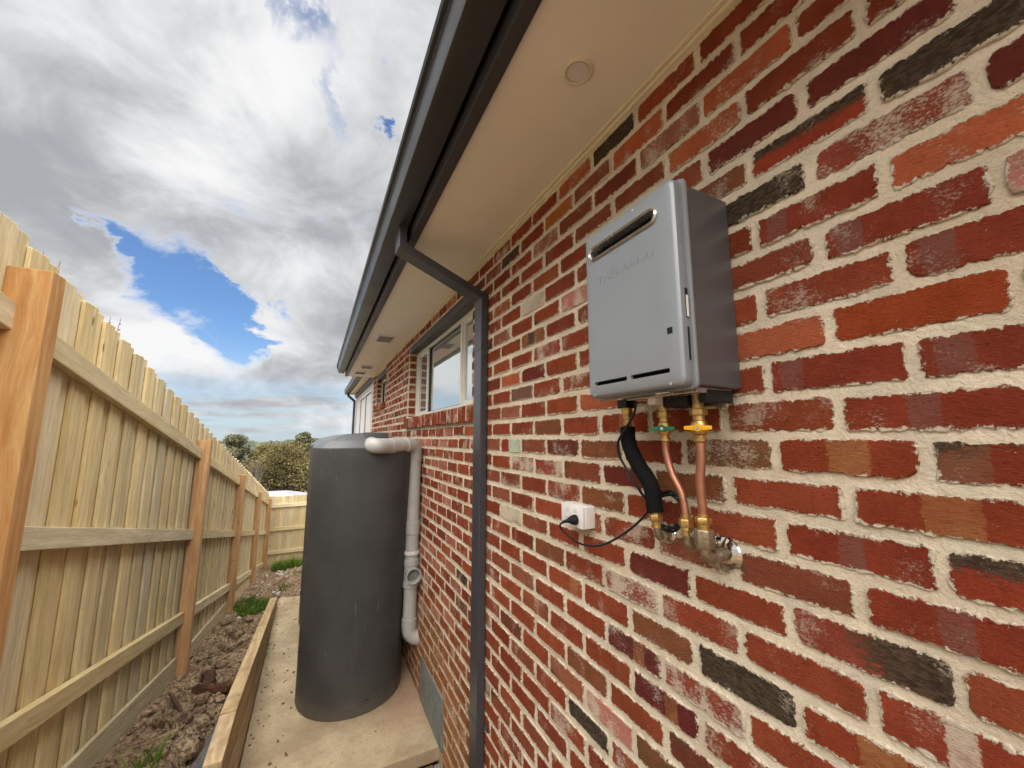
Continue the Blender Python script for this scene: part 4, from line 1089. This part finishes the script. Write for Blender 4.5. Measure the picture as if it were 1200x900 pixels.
ps = pe+Vector((-.6, .75, -.3)).normalized()*.022
CP = [(.79, .80, .118), (.79, .806, .07), (.785, .842, .022), (.786, .872, -.015), (.795, .872, -.06), (.815, .828, -.14), (.845, .822, -.19), (.86, .87, -.235), (.862, .96, -.300), (.858, 1.06, -.352), (.85, 1.15, -.366), (.835, 1.215, -.346), (.822, 1.236, -.320), tuple(ps)]
MB().tube(spline(CP, 10), .0036, 10).build('lead', M['black'], cord, 0, 50)
# spare length coiled behind the lagged pipe
cp = []
for k in range(0, 52):
    a = k/16*2*math.pi; rr = .047+.006*math.sin(k*.9)
    cp.append((.868+.006*math.sin(k*.37), .775+rr*.98*math.cos(a), -.196+rr*math.sin(a)))
MB().tube(spline(cp, 3), .0035, 8).build('coil', M['black'], cord, 0, 50)

# ------------------------------------------------------------------ loose things on the dirt strip
def lump(mb, c, r, rng, sub=1, flat=.7):
    bm = bmesh.new(); bmesh.ops.create_icosphere(bm, subdivisions=sub, radius=1)
    o = rng.uniform(0, 99); rx, ry, rz = r*rng.uniform(.7, 1.3), r*rng.uniform(.7, 1.3), r*rng.uniform(.5, 1)*flat*1.3; an = rng.uniform(0, 6.28)
    vs = []
    for v in bm.verts:
        k = 1+.45*mnoise.noise(v.co*1.7+Vector((o, o, 0)))
        p = Vector((v.co.x*rx*k, v.co.y*ry*k, v.co.z*rz*k)); vs.append((c[0]+p.x*math.cos(an)-p.y*math.sin(an), c[1]+p.x*math.sin(an)+p.y*math.cos(an), c[2]+p.z))
    fs = [tuple(v.index for v in f.verts) for f in bm.faces]; bm.free(); mb.add(vs, fs)
rng = random.Random(11)
mb = MB()
for i in range(1500):
    y = 2.4+6.0*rng.random()**1.5; x = rng.uniform(-1.0, -.44); r = .006+.020*rng.random()**3
    lump(mb, (x, y, ground(x, y)+r*.2), r, rng, 1)
for i in range(110):
    y = rng.uniform(2.6, 6.5); x = rng.uniform(-.98, -.48); r = rng.uniform(.022, .07); lump(mb, (x, y, ground(x, y)+r*.2), r, rng, 2)
lump(mb, (-.50, 5.9, ground(-.5, 5.9)+.03), .13, rng, 3); lump(mb, (-.56, 5.55, ground(-.56, 5.55)), .08, rng, 3)
tag(mb.build('soil_clods', M['dirt']), 'brown soil clods scattered along the strip beside the fence', 'soil', kind='stuff')
mb = MB()
for i in range(420):
    y = rng.uniform(6.5, 12.4); x = rng.uniform(-.9, 1.0); r = .008+.035*rng.random()**3; lump(mb, (x, y, ground(x, y)+r*.3), r, rng, 1)
tag(mb.build('rubble', M['stone']), 'pale stones and rubble in the soil beyond the slab', 'stones', kind='stuff')
mb = MB()
for i in range(330):
    y = 3.0+3.3*rng.random(); x = (-.30+.30*rng.random()**1.8) if rng.random() < .8 else rng.uniform(.0, .85)
    if x > 0 and y > 3.35: continue
    r = .002+.009*rng.random()**3; lump(mb, (x, y, -2.129+r*.3), r, rng, 1)
tag(mb.build('crumbs', M['dirt']), 'small soil crumbs strewn over the concrete slab', 'soil', kind='stuff')
def scrap(pts, rad, label, w=1.):
    mb = MB(); mb.tube(spline(pts, 4), [rad*(.75+.5*random.random()) for _ in range((len(pts)-1)*4+1)], 7); o = mb.build('timber_scrap', M['oldwood'], None, 0, 25); tag(o, label, 'wood scrap', 'dark wood scraps on the soil'); return o
def gp(x, y, h): return (x, y, ground(x, y)+h)
scrap([gp(-.74, 4.55, .03), gp(-.68, 4.35, .07), gp(-.66, 4.2, .05), gp(-.70, 4.05, .03)], .045, 'split dark red-brown timber lump leaning up beside the second fence post')
scrap([gp(-.68, 4.12, .03), gp(-.58, 4.05, .05), gp(-.47, 4.08, .04)], .042, 'dark rotten timber chunk lying against the sleeper edging')
scrap([gp(-.86, 4.02, .04), gp(-.78, 3.86, .03), gp(-.72, 3.72, .03)], .012, 'thin dark stick lying on the soil by the fence plinth')
scrap([gp(-.60, 3.72, -.02), gp(-.56, 3.4, 0), gp(-.53, 3.05, 0)], .05, 'long dark half-buried log beside the grey plastic film')
# plastic film tucked behind the sleepers
mb = MB(); rows = []
for j in range(70):
    y = 2.5+j*.05; zt = -1.60 if y < 2.95 else -1.60-(y-2.95)*.142
    row = []
    for i in range(8):
        f = i/7; row.append((-.397-(.13+.09*math.exp(-((y-3.1)/.5)**2))*f*(.6+.4*mnoise.noise(Vector((y*3, 0, 1))))-.01*mnoise.noise(Vector((y*9, f*4, 2))), y+.01*mnoise.noise(Vector((y*7, f*3, 5))), zt-.03-.05*mnoise.noise(Vector((y*4, 3, 0)))-f*.26+.02*mnoise.noise(Vector((y*11, f*6, 0)))))
    rows.append(row)
mb.rings(rows, False, False, closed=False)
film = mb.build('plastic_film', M['plastic'], None, 0, 60)
so = film.modifiers.new('thickness', 'SOLIDIFY'); so.thickness = .0015
tag(film, 'crumpled grey plastic film between soil and pine sleepers', 'plastic film')

# grass tufts
def blades(name, spots, label, rng):
    vs, fs, tone = [], [], []
    for (cx, cy, rx, ry, n, h) in spots:
        for i in range(n):
            a = rng.uniform(0, 6.28); q = rng.random()**.5; x = cx+rx*q*math.cos(a); y = cy+ry*q*math.sin(a); z = ground(x, y)-.01
            hh = h*rng.uniform(.4, 1.15); an = rng.uniform(0, 6.28); w = rng.uniform(.002, .004)*(1+h*4); bd = rng.uniform(.2, .9)*hh; da = rng.uniform(0, 6.28)
            s = Vector((math.cos(an), math.sin(an), 0))*w; d = Vector((math.cos(da), math.sin(da), 0))*bd; b = len(vs); o = Vector((x, y, z))
            vs += [o-s, o+s, o+d*.35+s*.8+Vector((0, 0, hh*.6)), o+d*.35-s*.8+Vector((0, 0, hh*.6)), o+d+Vector((0, 0, hh))]
            fs += [(b, b+1, b+2, b+3), (b+3, b+2, b+4)]; tone += [rng.random()]*5
    me = bpy.data.meshes.new(name); me.from_pydata(vs, [], fs); me.update(); a = me.attributes.new('tone', 'FLOAT', 'POINT'); a.data.foreach_set('value', tone)
    tag(link(name, me, M['grass']), label, 'grass', kind='stuff')
blades('grass', [(-.62, 7.1, .22, .45, 1500, .10), (-.80, 7.5, .15, .4, 500, .09), (-.35, 7.6, .2, .3, 300, .07), (-.45, 11.6, .32, .5, 900, .24), (.1, 11.7, .3, .4, 500, .2), (-.15, 9.2, .25, .25, 150, .08), (-.72, 3.0, .06, .1, 26, .16), (-.52, 2.95, .03, .1, 14, .2), (-.8, 3.75, .1, .12, 70, .035)], 'green grass tufts growing in the soil past the slab', random.Random(3))

# ------------------------------------------------------------------ trees, twigs and houses beyond the fence
def leaf_cards(name, clumps, n, size, mat, parent, rng):
    vs, fs, tone = [], [], []
    tw = sum(c[3]**2 for c in clumps)
    for (cx, cy, cz, r, fl) in clumps:
        ct = rng.random()
        for i in range(int(n*r*r/tw)):
            d = Vector((rng.gauss(0, 1), rng.gauss(0, 1), rng.gauss(0, 1))).normalized()*r*rng.uniform(.55, 1.05)
            p = Vector((cx, cy, cz))+Vector((d.x, d.y, d.z*fl))
            u = Vector((rng.gauss(0, 1), rng.gauss(0, 1), rng.gauss(0, .6))).normalized(); w = u.cross(Vector((rng.gauss(0, 1), rng.gauss(0, 1), rng.gauss(0, 1)))).normalized()
            s = size*rng.uniform(.5, 1.3); b = len(vs)
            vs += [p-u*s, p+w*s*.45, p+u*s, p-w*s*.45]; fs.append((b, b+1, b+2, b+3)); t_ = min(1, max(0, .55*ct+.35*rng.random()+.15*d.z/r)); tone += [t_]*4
    me = bpy.data.meshes.new(name); me.from_pydata(vs, [], fs); me.update(); a = me.attributes.new('tone', 'FLOAT', 'POINT'); a.data.foreach_set('value', tone)
    return link(name, me, mat, parent)
def tree(x, y, h, rad, mat, label, seed, n=7000, leaf=.22, base=None, shape=.7, bare=0., nclump=34):
    rng = random.Random(seed); z0 = ground(x, y) if base is None else base
    t = thing('gum_tree', (x, y, z0), label, 'tree', 'trees beyond the back fence')
    mb = MB(); top = Vector((x+rng.uniform(-.4, .4), y, z0+h*.62))
    mb.tube(spline([(x, y, z0-.3), (x+rng.uniform(-.2, .2), y, z0+h*.3), tuple(top)], 5), [h*.028*(1-.6*k/10) for k in range(11)], 8)
    clumps = []
    for i in range(nclump):
        a = rng.uniform(0, 6.28); f = rng.random(); rr = rad*(1-.55*abs(f-.35))*rng.uniform(.35, .95); zz = z0+h*(.30+.66*f)
        rr *= math.sqrt(max(.08, 1-max(0, (f-.35)/.72)**2))
        c = Vector((x+rr*math.cos(a), y+rr*math.sin(a), zz)); s0 = Vector((x, y, z0+h*(.2+.35*f*rng.random())))
        mb.tube(spline([tuple(s0), tuple((s0+c)/2+Vector((0, 0, -.1*h*rng.random()+.06*h))), tuple(c)], 3), [h*.011*(1-.8*k/6) for k in range(7)], 5)
        clumps.append((c.x, c.y, c.z, rad*rng.uniform(.2, .36), shape))
    mb.build('trunk', M['bark'], t, 0, 60)
    if n: leaf_cards('crown', clumps, n, leaf, mat, t, rng)
    return t
tree(-6.9, 45, 9.2, 2.1, M['leaf_green'], 'tall grey-green gum tree rising above the side fence palings', 21, 9000, .13, nclump=46)
tree(-1.9, 38, 7.7, 4.3, M['leaf_gold'], 'broad golden-olive tree behind the back fence', 22, 26000, .115, nclump=80, shape=.6)
tree(-4.0, 36, 6.6, 1.9, M['leaf_gold'], 'leafless grey-branched tree between the green and golden trees', 24, 260, .10, nclump=70)
tree(-4.7, 46, 8.3, 2.9, M['leaf_gold'], 'olive-brown tree filling the gap beside the tall gum tree', 28, 14000, .13, nclump=60, shape=.6)
tree(-1.6, 62, 10.6, 2.4, M['leaf_green'], 'dark green gum tree showing just above the golden tree', 25, 7000, .22)
tree(-5.4, 58, 7.9, 2.8, M['leaf_green'], 'dark green tree low behind the leafless tree', 26, 7000, .22)
# far wooded ridge
rng = random.Random(9); vs, fs, tone = [], [], []
proto = bmesh.new(); bmesh.ops.create_icosphere(proto, subdivisions=3, radius=1)
pvs = [v.co.copy() for v in proto.verts]; pfs = [tuple(v.index for v in f.verts) for f in proto.faces]; proto.free()
for i in range(420):
    y = rng.uniform(190, 430); x = rng.uniform(-.62*y, .42*y); r = rng.uniform(3.2, 6.2); b = len(vs); o = rng.uniform(0, 99); tn = rng.random()
    zc_ = ground(x, y)+1.2+r*.55+max(0, (x/y+.02))*14
    for v in pvs:
        k = 1+.32*mnoise.noise(v*2.3+Vector((o, 0, 0)))+.22*mnoise.noise(v*6+Vector((0, o, 0)))
        vs.append((x+v.x*r*k, y+v.y*r*k, zc_+v.z*r*k*.85)); tone.append(min(1, max(0, tn*.5+.25+.5*mnoise.noise(v*7+Vector((o, 1, 0))))))
    fs += [tuple(a+b for a in f) for f in pfs]
me = bpy.data.meshes.new('distant_forest'); me.from_pydata(vs, [], fs); me.update(); a = me.attributes.new('tone', 'FLOAT', 'POINT'); a.data.foreach_set('value', tone)
tag(link('distant_forest', me, M['leaf_far']), 'hazy wooded ridge on the horizon', 'forest', kind='stuff')
# neighbour's house down the slope
nb = thing('neighbour_house', (-2.2, 25.5, -6), 'low white-roofed house just showing over the back fence', 'house')
MB().box(-4.2, -.3, 24, 28, -6.4, -3.55).build('wall', M['clad'], nb)
MB().add([(-4.6,23.6,-3.5),(.1,23.6,-3.5),(.1,28.4,-3.5),(-4.6,28.4,-3.5),(-3.2,25.6,-3.0),(-1.3,25.6,-3.0),(-1.3,26.4,-3.0),(-3.2,26.4,-3.0)],[(0,3,2,1),(4,5,6,7),(0,1,5,4),(1,2,6,5),(2,3,7,6),(3,0,4,7)]).build('roof', M['roofw'], nb)
# twigs of a shrub next door poking over the palings
sh = thing('shrub', (-1.35, 3.0, -1.8), 'bare shrub twigs with tiny pink buds poking above the side fence', 'shrub')
rng = random.Random(4); bd = MB()
for (yy, zz) in ((2.66, .915), (2.73, .905), (2.71, .86), (3.02, .70), (3.14, .795), (3.17, .74), (3.30, .77), (3.44, .80), (3.36, .72)):
    mb = MB(); tip = Vector((-1.25+rng.uniform(-.03, .03), yy, zz)); base = Vector((-1.35, 3.0+rng.uniform(-.1, .1), -1.8))
    pts = [base, base.lerp(tip, .45)+Vector((rng.uniform(-.05, .05), rng.uniform(-.1, .1), 0)), base.lerp(tip, .85)+Vector((0, rng.uniform(-.03, .03), 0)), tip]
    mb.tube(spline([tuple(p) for p in pts], 5), [.010-.0085*k/15 for k in range(16)], 6); mb.build('twig', M['bark'], sh, 0, 60)
    for j in range(7):
        q = pts[2].lerp(tip, .3+.1*j); lump(bd, (q.x+rng.uniform(-.008, .008), q.y+rng.uniform(-.010, .010), q.z), rng.uniform(.004, .007), rng, 1, 1)
bd.build('buds', M['bud'], sh)
